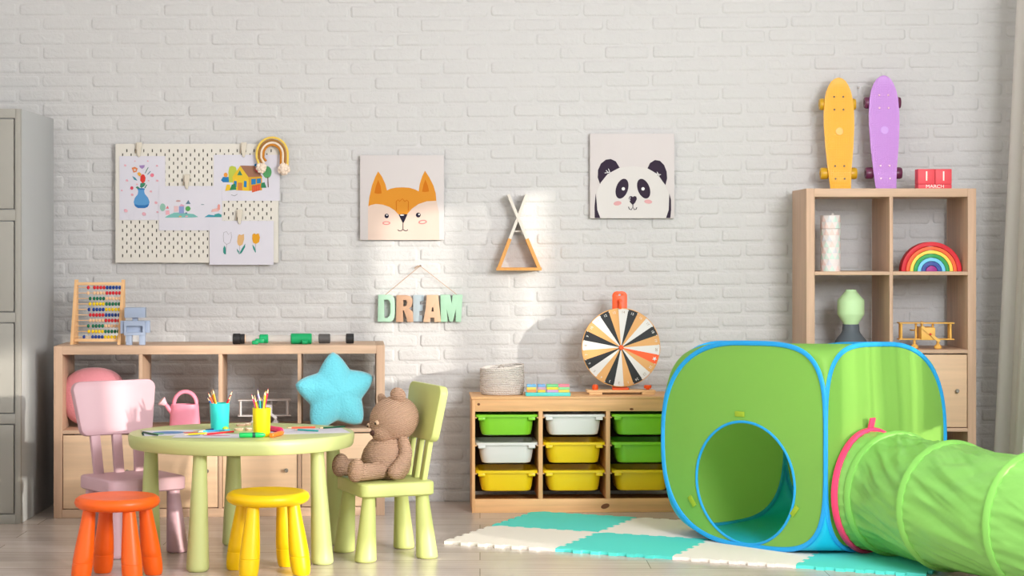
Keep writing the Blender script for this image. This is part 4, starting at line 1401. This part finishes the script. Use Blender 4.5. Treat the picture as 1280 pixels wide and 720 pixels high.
# ------------------------------------------------------------------ on the table
def T(px, py, z=TZ):
    s = (py - VY) / (CAMH - z)
    return Vector(((px - VX) / s, F / s - DIST, z))
def cup(px, py, r0, r1, h, m, label):
    p = T(px, py)
    t = thing('pencil_cup', label, 'cup', p)
    B().lathe([(0, 0), (r0 - .001, 0), (r0, .002), (r1, h - .001), (r1 - .0012, h), (r1 - .0022, h - .001), (r0 - .0025, .004), (0, .004)], 40).build('cup_body', m, t)
    return p
CUPT, CUPY = M('cup_turquoise', (54, 206, 198), .45, .3), M('cup_yellow', (240, 208, 20), .45, .3)
c1 = cup(274.7, 537.5, .0345, .0385, .106, CUPT, 'turquoise pencil cup on the green table')
c2 = cup(327, 545.5, .0315, .0345, .108, CUPY, 'yellow pencil cup on the green table')
TIPW = M('pencil_wood', (232, 200, 160), .6)
pencil_cols = {'blue': (40, 110, 196), 'sky blue': (64, 170, 220), 'navy': (30, 44, 100), 'orange': (244, 132, 30), 'amber': (246, 170, 40), 'maroon': (130, 24, 40), 'red': (220, 30, 46), 'pink': (240, 84, 130),
               'lilac': (156, 136, 206), 'green': (20, 130, 80), 'teal': (20, 150, 150), 'dark green': (10, 80, 50), 'yellow': (248, 204, 40), 'coral': (240, 90, 60), 'white': (226, 226, 226), 'brown': (130, 84, 50), 'crimson': (200, 20, 70), 'olive': (110, 120, 50)}
def pencil(col, p0, p1, label, group, r=.0036):
    """p0 = blunt end, p1 = tip"""
    p0, p1 = Vector(p0), Vector(p1)
    t = thing('colored_pencil', label, 'pencil', p0, 0, group)
    q = (p1 - p0).to_track_quat('Z', 'Y')
    t.rotation_mode = 'QUATERNION'
    t.rotation_quaternion = q
    L = (p1 - p0).length
    m = M('pencil_' + col.replace(' ', '_'), pencil_cols[col], .35, .45)
    B().lathe([(0, 0), (r, 0), (r, L - .020), (0, L - .020)], 6).build('shaft', m, t, angle=20)
    B().lathe([(r * .98, L - .0201), (r * .35, L - .006)], 10).build('sharpened_wood', TIPW, t)
    B().lathe([(r * .36, L - .0062), (0, L)], 8).build('lead', m, t)
    return t
def in_cup(c, h, rin, items, cname):
    s = (F / (c.y + DIST))
    for k, (col, px, py, dep, pos) in enumerate(items):
        tip = Vector(((px - VX) / s, c.y + dep, CAMH - (py - VY) / s))
        d = Vector((tip.x - c.x, dep, 0))
        kk = (tip.z - c.z)
        # lean so that the shaft crosses the rim where it shows
        frac = h / kk
        base = Vector((c.x, c.y, c.z + .0045)) - d * .30
        mid = base + (tip - base) * frac
        off = Vector((mid.x - c.x, mid.y - c.y))
        if off.length > rin:
            base -= Vector((off.x, off.y, 0)) * ((off.length - rin) / off.length) / max(1 - frac, .3)
        lim = Vector((base.x - c.x, base.y - c.y))
        if lim.length > rin - .004:
            lim = lim.normalized() * (rin - .004)
            base.x, base.y = c.x + lim.x, c.y + lim.y
        pencil(col, base, tip, '%s pencil standing in the %s pencil cup, %s' % (col, cname, pos), 'pencils in the %s cup' % cname)
in_cup(c1, .106, .030, [('blue', 258, 496, .01, 'leaning far left'), ('coral', 260.5, 490, -.012, 'second from the left'), ('orange', 263.5, 488, .006, 'tall one left of centre'), ('amber', 266, 486, -.004, 'tallest one left of centre'),
                        ('maroon', 290.5, 488, .008, 'leaning right at the back'), ('red', 289.5, 493, -.006, 'leaning right in front'), ('orange', 288, 497, .014, 'short one leaning right')], 'turquoise')
in_cup(c2, .108, .027, [('pink', 314.5, 492, -.006, 'leaning far left'), ('olive', 317.2, 492.5, .014, 'second from the left'), ('amber', 318.5, 495.5, -.012, 'short one at the left'), ('lilac', 322, 486, .0, 'left of centre, tallest'),
                        ('teal', 324.5, 493.5, -.010, 'at the centre front'), ('green', 326, 495, .012, 'at the centre back'), ('white', 330.5, 490.5, .004, 'right of centre'), ('yellow', 332.6, 487.5, -.008, 'second from the right'), ('crimson', 335.3, 485, .002, 'farthest right')], 'yellow')
def table_sheet(px, py, rz, label, lift, polys, w=.297, h=.21):
    p = T(px, py)
    t = thing('drawing_sheet', label, 'drawing', (p.x, p.y, TZ + lift), rz, 'drawings lying on the table')
    B().box((-w / 2, -h / 2, 0), (w / 2, h / 2, .0006)).build('paper', PAPER, t)
    b = B()
    mats = []
    for k, (c, pts) in enumerate(polys):
        if c not in mats:
            mats.append(c)
        f = [Vector((x * w / 2, y * h / 2, .0007 + .0001 * k)) for x, y in pts]
        a = sum(f[i].x * f[(i + 1) % len(f)].y - f[(i + 1) % len(f)].x * f[i].y for i in range(len(f)))
        b.face(f if a > 0 else f[::-1], mats.index(c))
    b.bm.normal_update()
    bmesh.ops.triangulate(b.bm, faces=b.bm.faces)
    b.build('drawing', [ink(c) for c in mats], t, smooth=False)
    return t
table_sheet(226, 541.0, math.radians(12), 'coloured drawing lying at the left edge of the green table', .0003,
            [((110, 150, 200), ell(-.3, .1, .42, .5)), ((226, 120, 110), ell(.25, -.1, .2, .3)), ((120, 180, 150), ell(-.65, -.3, .22, .4)), ((236, 200, 110), ell(.55, .4, .22, .25)), ((40, 90, 70), stroke([(-.98, .9), (-.98, -.95)], .05))])
table_sheet(262, 545.2, math.radians(-3), 'drawing under the red and yellow pencils on the green table', .0013,
            [((214, 150, 180), ell(.2, .1, .4, .3)), ((150, 170, 210), ell(-.5, .2, .2, .5))], .26, .15)
table_sheet(385, 539.0, math.radians(14), 'white drawing sheet lying at the right side of the green table', .0003,
            [((190, 190, 206), stroke([(-.6, -.3), (-.1, .4), (.5, .1)], .05)), ((226, 190, 190), stroke([(-.4, .5), (.4, .6)], .05))])
def loose(col, a, bq, label, lift=.0056):
    p, q = T(*a), T(*bq)
    d = (q - p)
    d.z = 0
    p.z = q.z = TZ + lift
    L = .165
    q = p + d.normalized() * min(L, max(d.length, .09))
    pencil(col, p, q, label, 'loose pencils on the table')
loose('sky blue', (287, 539.2), (247, 541.2), 'light blue pencil lying before the turquoise cup')
loose('navy', (278, 536.8), (252, 540.2), 'dark navy pencil lying behind the light blue pencil')
loose('yellow', (258, 543.3), (229, 545.3), 'yellow pencil lying left of the red pencil')
loose('red', (292, 541.3), (253, 545.2), 'red pencil lying on the near left drawing', .0059)
loose('dark green', (197, 545.5), (176, 541.3), 'dark green pencil along the left drawing')
loose('teal', (397.5, 540.3), (367, 538.6), 'teal pencil lying on the white sheet at the right')
loose('coral', (394, 535.8), (358, 536.6), 'thin red pencil behind the teal pencil')
loose('dark green', (431, 534.8), (398, 537.0), 'dark pencil near the right edge of the table')
def marker(m, mcap, a, bq, label, r, nm='marker'):
    p, q = T(*a), T(*bq)
    p.z = q.z = TZ + r + .001
    t = thing(nm, label, 'marker', p)
    t.rotation_mode = 'QUATERNION'
    t.rotation_quaternion = (q - p).to_track_quat('Z', 'Y')
    L = (q - p).length
    B().cyl((0, 0, 0), (0, 0, L * .52), r, n=20, bev=.002).build('barrel', m, t)
    B().cyl((0, 0, L * .5), (0, 0, L * .62), r * 1.02, n=20).build('band', mcap, t)
    B().lathe([(0, L * .6), (r, L * .6), (r * 1.05, L * .66), (r * .95, L * .9), (r * .5, L), (0, L)], 20).build('cap', m, t)
    return t
MG = M('marker_green', (20, 168, 84), .35, .45)
marker(MG, M('marker_band', (20, 70, 60), .4), (299, 547.6), (331.5, 547.0), 'thick green marker lying before the yellow cup', .0095)
MK = M('marker_pink', (240, 40, 96), .35, .45)
marker(MK, MK, (337.5, 539.0), (353, 541.5), 'hot pink marker lying right of the yellow cup', .0105)
MOq = M('marker_orange', (255, 110, 24), .35, .45)
marker(MOq, MOq, (339.0, 547.5), (354.0, 543.6), 'orange marker lying before the pink marker', .0085)
LM = M('marker_lime', (178, 214, 60), .35)
o = B().lathe([(0, 0), (.011, 0), (.013, .004), (.012, .012), (.006, .016), (0, .017)], 20).build('sharpener', LM)
o.location = T(281.5, 538.2)
tag(o, 'small lime green sharpener before the turquoise cup', 'sharpener')
CHIP = M('wood_slice', (226, 206, 178), .6)
BARK = M('bark', (180, 150, 124), .8)
for k, (px, py, rz) in enumerate(((301, 532.8, .3), (310, 531.8, 1.2), (298.5, 538.3, .5), (310.5, 538.0, 2.0))):
    o = B().lathe([(0, 0), (.013, 0), (.0142, .003), (.0142, .008), (.013, .010), (0, .010)], 14, 0, Matrix.Diagonal((1.3, .9, 1, 1))).build('wooden_disc', [CHIP, BARK])
    for f in o.data.polygons:
        if abs(f.normal.z) < .5:
            f.material_index = 1
    o.location = T(px, py)
    o.rotation_euler.z = rz
    tag(o, ['wooden disc at the back left of the small group by the yellow cup', 'wooden disc at the back right, behind the yellow cup', 'wooden disc nearest the turquoise cup', 'wooden disc touching the left of the yellow cup'][k], 'wooden disc', 'wooden discs on the table')

# ------------------------------------------------------------------ on the pine unit
PZ = ph
def PUp(px, y_in, z=PZ):
    d = 8.695 + y_in
    x = (px - VX) * d / F
    return Vector((x, d + (x - PU.location.x) * math.tan(PU.rotation_euler.z) - DIST, z))
def weave(name, c):
    m = M(name, c, .9, .1)
    nt = m.node_tree
    bs = nt.nodes['Principled BSDF']
    tc = nt.nodes.new('ShaderNodeTexCoord')
    w = nt.nodes.new('ShaderNodeTexWave')
    w.bands_direction = 'Z'
    w.inputs['Scale'].default_value = 38
    v = nt.nodes.new('ShaderNodeTexVoronoi')
    v.inputs['Scale'].default_value = 150
    nt.links.new(tc.outputs['Object'], w.inputs['Vector'])
    nt.links.new(tc.outputs['Object'], v.inputs['Vector'])
    a = nt.nodes.new('ShaderNodeMath')
    a.operation = 'SUBTRACT'
    nt.links.new(w.outputs['Fac'], a.inputs[0])
    nt.links.new(v.outputs['Distance'], a.inputs[1])
    bp = nt.nodes.new('ShaderNodeBump')
    bp.inputs['Strength'].default_value = .8
    bp.inputs['Distance'].default_value = .005
    nt.links.new(a.outputs[0], bp.inputs['Height'])
    nt.links.new(bp.outputs[0], bs.inputs['Normal'])
    return m
p = PUp(627.5, .15)
def basket_fn(u, v):
    prof = [(.090, 0), (.098, .004), (.101, .02), (.1025, .06), (.102, .11), (.1015, .128), (.0985, .131), (.096, .128), (.0965, .06), (.094, .012), (.0, .010)]
    i = min(int(v * (len(prof) - 1)), len(prof) - 2)
    k = v * (len(prof) - 1) - i
    r = prof[i][0] + (prof[i + 1][0] - prof[i][0]) * k
    z = prof[i][1] + (prof[i + 1][1] - prof[i][1]) * k
    t = 2 * PI * u
    lift = (.010 * math.cos(t - .3)) * max(0, (z - .03) / .1)
    return Vector((r * math.cos(t), .86 * r * math.sin(t), max(0, z + lift - .002 * 0)))
b = B().grid(basket_fn, 64, 30, closed_u=True)
bk = thing('basket', 'round pale grey woven basket on the left of the pine unit', 'basket', p)
b.build('woven_body', weave('basket_weave', (216, 208, 202)), bk, angle=60)
B().tube([(-.018, -.078, .118), (-.014, -.083, .133), (-.004, -.084, .139), (.006, -.083, .134), (.01, -.078, .118)], .004, 8).build('handle_loop', M('basket_loop', (150, 142, 136), .9), bk)

p = PUp(685, .045)
tr = thing('stacker_tray', 'turquoise tray of small stacking blocks on the pine unit', 'toy tray', p, .02)
sB = 275.0
B().box((-.102, -.028, 0), (.102, .028, .017), .003).build('tray', M('tray_turquoise', (92, 208, 204), .5), tr)
stk = [(-.075, .021, [(240, 150, 90), (246, 206, 100), (120, 184, 226)], ['orange', 'yellow', 'light blue'], 'far left'), (-.030, .017, [(236, 196, 70), (200, 160, 180), (120, 170, 220)], ['amber', 'mauve', 'blue'], 'second'),
       (.020, .026, [(206, 160, 200), (226, 214, 70), (120, 204, 140)], ['lilac', 'yellow', 'green'], 'third'), (.072, .025, [(244, 206, 90), (140, 212, 150), (240, 130, 150)], ['yellow', 'mint', 'pink'], 'far right')]
for x, w, cs, names, which in stk:
    B().cyl((x, 0, .01), (x, 0, .0555), .003, n=10, bev=.001).build('peg', BEECH, tr)
    for k, c in enumerate(cs):
        z = .0172 + k * .0122
        bb = B().prism([[(-w + .0, -.022), (w, -.022), (w, .022), (-w, .022)], ell(0, 0, .0042, .0042, 0, 14)], .0118, 0, bev=.001)
        o = bb.build('stacking_block', M('block_%d_%d_%d' % c, c, .5))
        q = Matrix.Translation(p) @ Matrix.Rotation(.02, 4, 'Z') @ Vector((x, 0, z + .0059))
        o.location = q
        o.rotation_euler.z = .02
        tag(o, '%s flat block at the %s of the %s stack on the turquoise tray' % (names[k], ['bottom', 'middle', 'top'][k], which), 'block', 'stacking blocks on the tray')

# prize wheel
WO = M('wheel_orange', (246, 84, 26), .4)
p = PUp(776, .15)
wh = thing('spinning_wheel', 'striped prize wheel on an orange stand on the pine unit', 'prize wheel', p, .03)
sW = F / (p.y + DIST)
def WPx(px):
    return (px - 776) / sW
def WPz(py):
    return CAMH - (py - VY) / sW - PZ
wc_z = WPz(434)
WR = .181
CB = M('wheel_black', (16, 18, 22), .5)
CWt = M('wheel_white', (206, 203, 201), .5)
CT = M('wheel_tan', (204, 152, 92), .5)
seq = 'WBTWBTWOTWBTWBTWBTWBTWBT'
b = B()
ci = {'W': 0, 'B': 1, 'T': 2, 'O': 3}
yf = -.030
for i in range(24):
    a0 = math.radians(-4 + 15 * i)
    pts = [(0, yf, wc_z)]
    arcp = [(WR * .985 * math.sin(a0 + math.radians(15) * k / 4), yf, wc_z + WR * .985 * math.cos(a0 + math.radians(15) * k / 4)) for k in range(5)]
    b.face([pts[0]] + arcp[::-1], ci[seq[i]])
b.lathe([(0, -.012), (WR, -.012), (WR + .001, -.006), (WR, 0.0005), (WR * .985, .0008)], 96, 2, Matrix.Translation((0, yf, wc_z)) @ Matrix.Rotation(PI / 2, 4, 'X'))
disc = b.build('disc', [CWt, CB, CT, WO], wh, angle=30)
nb = B()
for i in range(24):
    am = math.radians(-4 + 15 * i + 7.5)
    mx = Matrix.Translation((WR * .90 * math.sin(am), yf - .001, wc_z + WR * .90 * math.cos(am))) @ Matrix.Rotation(am, 4, 'Y') @ XZ
    if seq[i] == 'O':
        st5 = []
        for k in range(10):
            r = .0115 if k % 2 == 0 else .005
            st5.append((r * math.sin(PI * k / 5), r * math.cos(PI * k / 5)))
        nb.prism([st5], .0006, 0, mx)
    else:
        nb.text(str((i + 13) % 24 + 1), .016, .0006, 0 if seq[i] == 'B' else (0 if seq[i] == 'T' else 1), mx)
nb.build('segment_numbers', [CWt, M('number_grey', (150, 130, 110), .6)], disc)
pg = B()
for i in range(24):
    a = math.radians(-4 + 15 * i)
    pg.cyl((WR * .955 * math.sin(a), yf + .001, wc_z + WR * .955 * math.cos(a)), (WR * .955 * math.sin(a), yf - .010, wc_z + WR * .955 * math.cos(a)), .0022, n=8)
pg.build('rim_pegs', CWt, disc)
B().cyl((0, yf + .002, wc_z), (0, yf - .012, wc_z), .011, n=20, bev=.003).build('hub', WO, wh)
b = B().prism([rrect(-.034, WPz(474), .034, WPz(364), .022, 6), ell(0, WPz(368.5), .0065, .0045, 0, 16)], .012, 0, Matrix.Translation((-.004, -.004, 0)) @ XZ, bev=.001)
b.prism([rrect(-.034, .012, .034, WPz(460), .003, 3)], .012, 0, Matrix.Translation((-.004, -.004, 0)) @ XZ)
b.build('upright', WO, wh)
B().cyl((-.004, -.008, WPz(375.5)), (-.004, -.040, WPz(375.5)), .0085, n=16, bev=.002).box((-.009, -.040, WPz(386)), (.001, -.036, WPz(375)), .001).build('pointer', WO, wh)
B().box((-.158, -.045, .010), (.158, .045, .020), .002).build('base_board', BEECHX, wh)
for x in (-.118, .125):
    B().box((x - .03, -.043, 0), (x + .03, .043, .0105), .001).build('foot_block', BEECHX, wh)
    B().lathe([(0, .0), (.008, 0), (.009, .006), (.017, .007), (.018, .018), (.015, .022), (0, .022)] if x > 0 else [(0, 0), (.012, 0), (.0145, .008), (.0135, .02), (.009, .025), (0, .025)], 18, 0, Matrix.Translation((x, -.012, .0195))).build('knob', WO, wh)
B().box((-.038, -.02, .0195), (.038, .012, .030), .002).build('upright_foot', WO, wh)

# ------------------------------------------------------------------ on and in the tall shelf
def RS(px, y_in, z):
    d = 8.636 + y_in
    return Vector(((px - VX) * d / F, d - DIST, z))
def skateboard(px, deckc, wheelc, truckc, boltc, label, name, hgt, lean=4.5, bump=.5, badge=None):
    s = F / 8.87
    x = (px - VX) / s
    t = thing('skateboard', label, 'skateboard', (x, 8.885 - DIST, RTOP))
    t.rotation_euler = (math.radians(-lean), 0, 0)
    dm = M('deck_' + name, deckc, .3, .5)
    nt = dm.node_tree
    bs = nt.nodes['Principled BSDF']
    tc = nt.nodes.new('ShaderNodeTexCoord')
    v = nt.nodes.new('ShaderNodeTexVoronoi')
    v.inputs['Scale'].default_value = 125
    v.inputs['Randomness'].default_value = 0.0
    nt.links.new(tc.outputs['Object'], v.inputs['Vector'])
    bp = nt.nodes.new('ShaderNodeBump')
    bp.inputs['Strength'].default_value = bump
    bp.inputs['Distance'].default_value = .004
    nt.links.new(v.outputs['Distance'], bp.inputs['Height'])
    nt.links.new(bp.outputs[0], bs.inputs['Normal'])
    wt = [(0, .047), (.04, .050), (.10, .055), (.20, .065), (.30, .0705), (.36, .0705), (.42, .066), (.46, .058), (.49, .046), (.51, .033), (.522, .018), (.527, .002)]
    k = hgt / .527
    def hw(z):
        return lerp(wt, z / k)
    def yo(z):
        q = z / hgt
        return -.020 * max(0, (.17 - q) / .17) ** 1.5 - .006 * max(0, (q - .85) / .15) ** 2
    nz_, nx_ = 60, 10
    def front(u, v_):
        z = hgt * (1 - (1 - v_) ** 1.6)
        a = (u * 2 - 1)
        return Vector((hw(z) * a, yo(z) - .002 * abs(a) ** 6 - .0, z))
    def back(u, v_):
        q = front(1 - u, v_)
        return q + Vector((0, .009, 0))
    b = B().grid(front, nx_, nz_).grid(back, nx_, nz_)
    for sgn in (0, 1):
        b.grid(lambda u, v_, sgn=sgn: front(sgn, v_) + Vector((0, .009 * (u if sgn else 1 - u), 0)), 1, nz_)
    b.grid(lambda u, v_: front(u, 0) + Vector((0, .009 * (1 - v_), 0)), nx_, 1)
    b.grid(lambda u, v_: front(u, 1) + Vector((0, .009 * v_, 0)), nx_, 1)
    bmesh.ops.remove_doubles(b.bm, verts=b.bm.verts, dist=1e-5)
    bmesh.ops.recalc_face_normals(b.bm, faces=b.bm.faces)
    dk = b.build('deck', dm, t, angle=50)
    bm_ = M('bolt_' + name, boltc, .4, .5, metal=.5)
    for zc_ in (.082, .407):
        zc_ *= k
        for dx in (-.021, .021):
            for dz in (-.030, .030):
                B().cyl((dx, yo(zc_ + dz) - .003, zc_ + dz), (dx, yo(zc_) + .012, zc_ + dz), .0045, n=12).build('bolt', bm_, dk)
        tm = M('truck_' + name, truckc, .4, .5)
        tk = B().box((-.022, .008, zc_ - .03), (.022, .018, zc_ + .03), .003).cyl((-.055, .036, zc_), (.055, .036, zc_), .007, n=12).cyl((0, .01, zc_), (0, .038, zc_), .014, n=14).build('truck', tm, t)
        for sx in (-1, 1):
            B().lathe([(0, 0), (.018, 0), (.0255, .004), (.0275, .012), (.0275, .030), (.0245, .038), (.012, .038), (.010, .034), (0, .034)], 28, 0,
                      Matrix.Translation((sx * .046, .036, zc_)) @ Matrix.Rotation(sx * PI / 2, 4, 'Y')).build('wheel', M('board_wheel_' + name, wheelc, .35, .45), tk)
    B().cyl((.001, -.0025, .275 * k), (.001, .004, .275 * k), .0185, n=28, bev=.001).build('badge', M('badge_' + name, badge, .4), dk)
    return t
skateboard(1050.8, (252, 166, 50), (196, 152, 26), (160, 130, 40), (70, 54, 40), 'orange penny skateboard with mustard wheels standing on the tall shelf', 'orange', .525, badge=(252, 172, 84))
skateboard(1107.5, (184, 132, 206), (92, 36, 66), (90, 60, 90), (170, 136, 150), 'purple penny skateboard with maroon wheels standing on the tall shelf', 'purple', .535, badge=(190, 146, 216))
CRED, CTXT = M('calendar_red', (214, 74, 84), .5), M('calendar_text', (244, 232, 220), .5)
p = RS(1166.5, .10, RTOP)
sR = F / (p.y + DIST)
def calblock(px0, px1, z0, z1, body, size, label, nm, stretch=1.0):
    x0, x1 = (px0 - 1166.5) / sR, (px1 - 1166.5) / sR
    c = Vector((p.x + (x0 + x1) / 2, p.y, RTOP + z0))
    t = thing(nm, label, 'calendar block', c)
    w, h = x1 - x0, z1 - z0
    B().box((-w / 2, -.034, 0), (w / 2, .034, h), .0025).build('block_body', CRED, t)
    B().text(body, size, .0006, 0, Matrix.Translation((0, -.0345, h * .5)) @ XZ @ Matrix.Diagonal((stretch, 1, 1, 1))).build('printed_text', CTXT, t)
calblock(1145.5, 1187.5, 0, .0215, 'MARCH', .021, 'red calendar bar reading MARCH under the two number cubes', 'calendar_bar', 1.15)
calblock(1145.5, 1166.6, .0217, .090, '1', .062, 'left red calendar cube showing the number 1', 'calendar_cube')
calblock(1167.0, 1187.5, .0217, .090, '1', .062, 'right red calendar cube showing the number 1', 'calendar_cube')

Z4, Z3 = .038 + 3 * .352, .038 + 2 * .352
# patterned canister
p = RS(1038, .15, Z4)
cn = thing('canister', 'white canister with pastel triangles in the upper left cube of the tall shelf', 'canister', p)
sC = F / (p.y + DIST)
pc = [M('canister_white', (226, 220, 218), .6), M('canister_pink', (236, 208, 202), .6), M('canister_mint', (204, 224, 215), .6), M('canister_grey', (212, 214, 219), .6)]
def tri_cyl(r, z0, z1, n, m, seed):
    rnd = random.Random(seed)
    b = B()
    for j in range(m):
        for i in range(n):
            a0, a1 = 2 * PI * (i + .5 * (j % 2)) / n, 2 * PI * (i + 1 + .5 * (j % 2)) / n
            am = (a0 + a1) / 2
            zA, zB = z0 + (z1 - z0) * j / m, z0 + (z1 - z0) * (j + 1) / m
            def cp(a, z):
                return (r * math.cos(a), r * math.sin(a), z)
            ad = (a1 - a0) / 2
            b.face([cp(a0, zA), cp(am, zA), cp(am, zB)], rnd.choice((0, 1, 2, 3)) if j % 2 else rnd.choice((1, 2)))
            b.bm.faces.ensure_lookup_table()
            mm = b.bm.faces[-1].material_index
            b.face([cp(am, zA), cp(a1, zA), cp(am, zB)], mm)
            b.face([cp(a1, zA), cp(a1 + ad, zB), cp(am, zB)], 0)
    return b
hC = (335 - 282.5) / sC
hT = (335 - 265.5) / sC
b = tri_cyl(.0455, 0, hC, 10, 7, 3)
b.lathe([(0, 0), (.0455, 0)], 40, 0).lathe([(.0455, hC), (.044, hC + .001), (0, hC + .001)], 40, 0)
b.build('canister_body', pc, cn, angle=60)
b = tri_cyl(.0462, hC + .003, hT, 10, 2, 5)
b.lathe([(.040, hC + .001), (.0462, hC + .003)], 40, 0).lathe([(.0462, hT), (.044, hT + .002), (0, hT + .002)], 40, 0)
b.build('lid', pc, cn, angle=60)
B().lathe([(0, hT), (.004, hT), (.006, hT + .006), (.004, hT + .010), (0, hT + .011)], 14, 0, Matrix.Translation((.01, 0, 0))).build('lid_knob', pc[0], cn)
# rainbow arches
p = RS(1162.6, .12, Z4)
sR2 = F / (p.y + DIST)
arch = [((200, 26, 42), 'dark red'), ((250, 98, 50), 'orange'), ((246, 206, 84), 'yellow'), ((46, 152, 78), 'green'), ((112, 194, 240), 'light blue'), ((52, 78, 150), 'dark blue'), ((150, 40, 130), 'purple')]
rad_ = [(37.6, 32.2), (31.6, 27.4), (26.8, 22.8), (22.2, 17.9), (17.3, 13.1), (12.5, 7.6), (7.0, 0)]
for (c, nmc), (ro, ri) in zip(arch, rad_):
    ro, ri = ro / sR2, ri / sR2
    o_ = arc(0, 0, ro, ro * .975, 0, PI, 40)
    if ri > 0:
        o_ += arc(0, 0, ri, ri * .975, PI, 0, 40)
    o = B().prism([o_], .06, 0, XZ, bev=.0008).build('rainbow_arch', M('arch_%d_%d_%d' % c, c, .5), angle=30)
    o.location = p
    tag(o, '%s wooden arch of the nested toy rainbow on the tall shelf' % nmc, 'toy rainbow', 'nested rainbow arches')
# vase
p = RS(1063.5, .14, Z3)
sV = F / (p.y + DIST)
va = thing('vase', 'two tone vase, mint green top on a dark grey foot, in the tall shelf', 'vase', p)
def vp(w, y):
    return (w / 2 / sV, (431.0 - y) / sV)
B().lathe([(0, 0), vp(38, 431), vp(39.5, 429.5), vp(39.5, 424), vp(38, 421), vp(24, 412), vp(21.5, 409), vp(20.5, 401), (0, vp(0, 401)[1])], 48).build('foot', M('vase_grey', (84, 92, 100), .55, .35), va)
B().lathe([(0, vp(0, 401)[1]), vp(18.4, 401), vp(19, 400), vp(33, 389), vp(33.5, 387.5), vp(33.5, 372.5), vp(32.5, 370.5), vp(15, 360.5), vp(13.8, 359.5), vp(13.8, 357.8), vp(12.5, 357.8), vp(12, 362), vp(28, 372), (0, vp(0, 374)[1])], 48).build('bowl', M('vase_mint', (190, 224, 172), .5, .35), va)
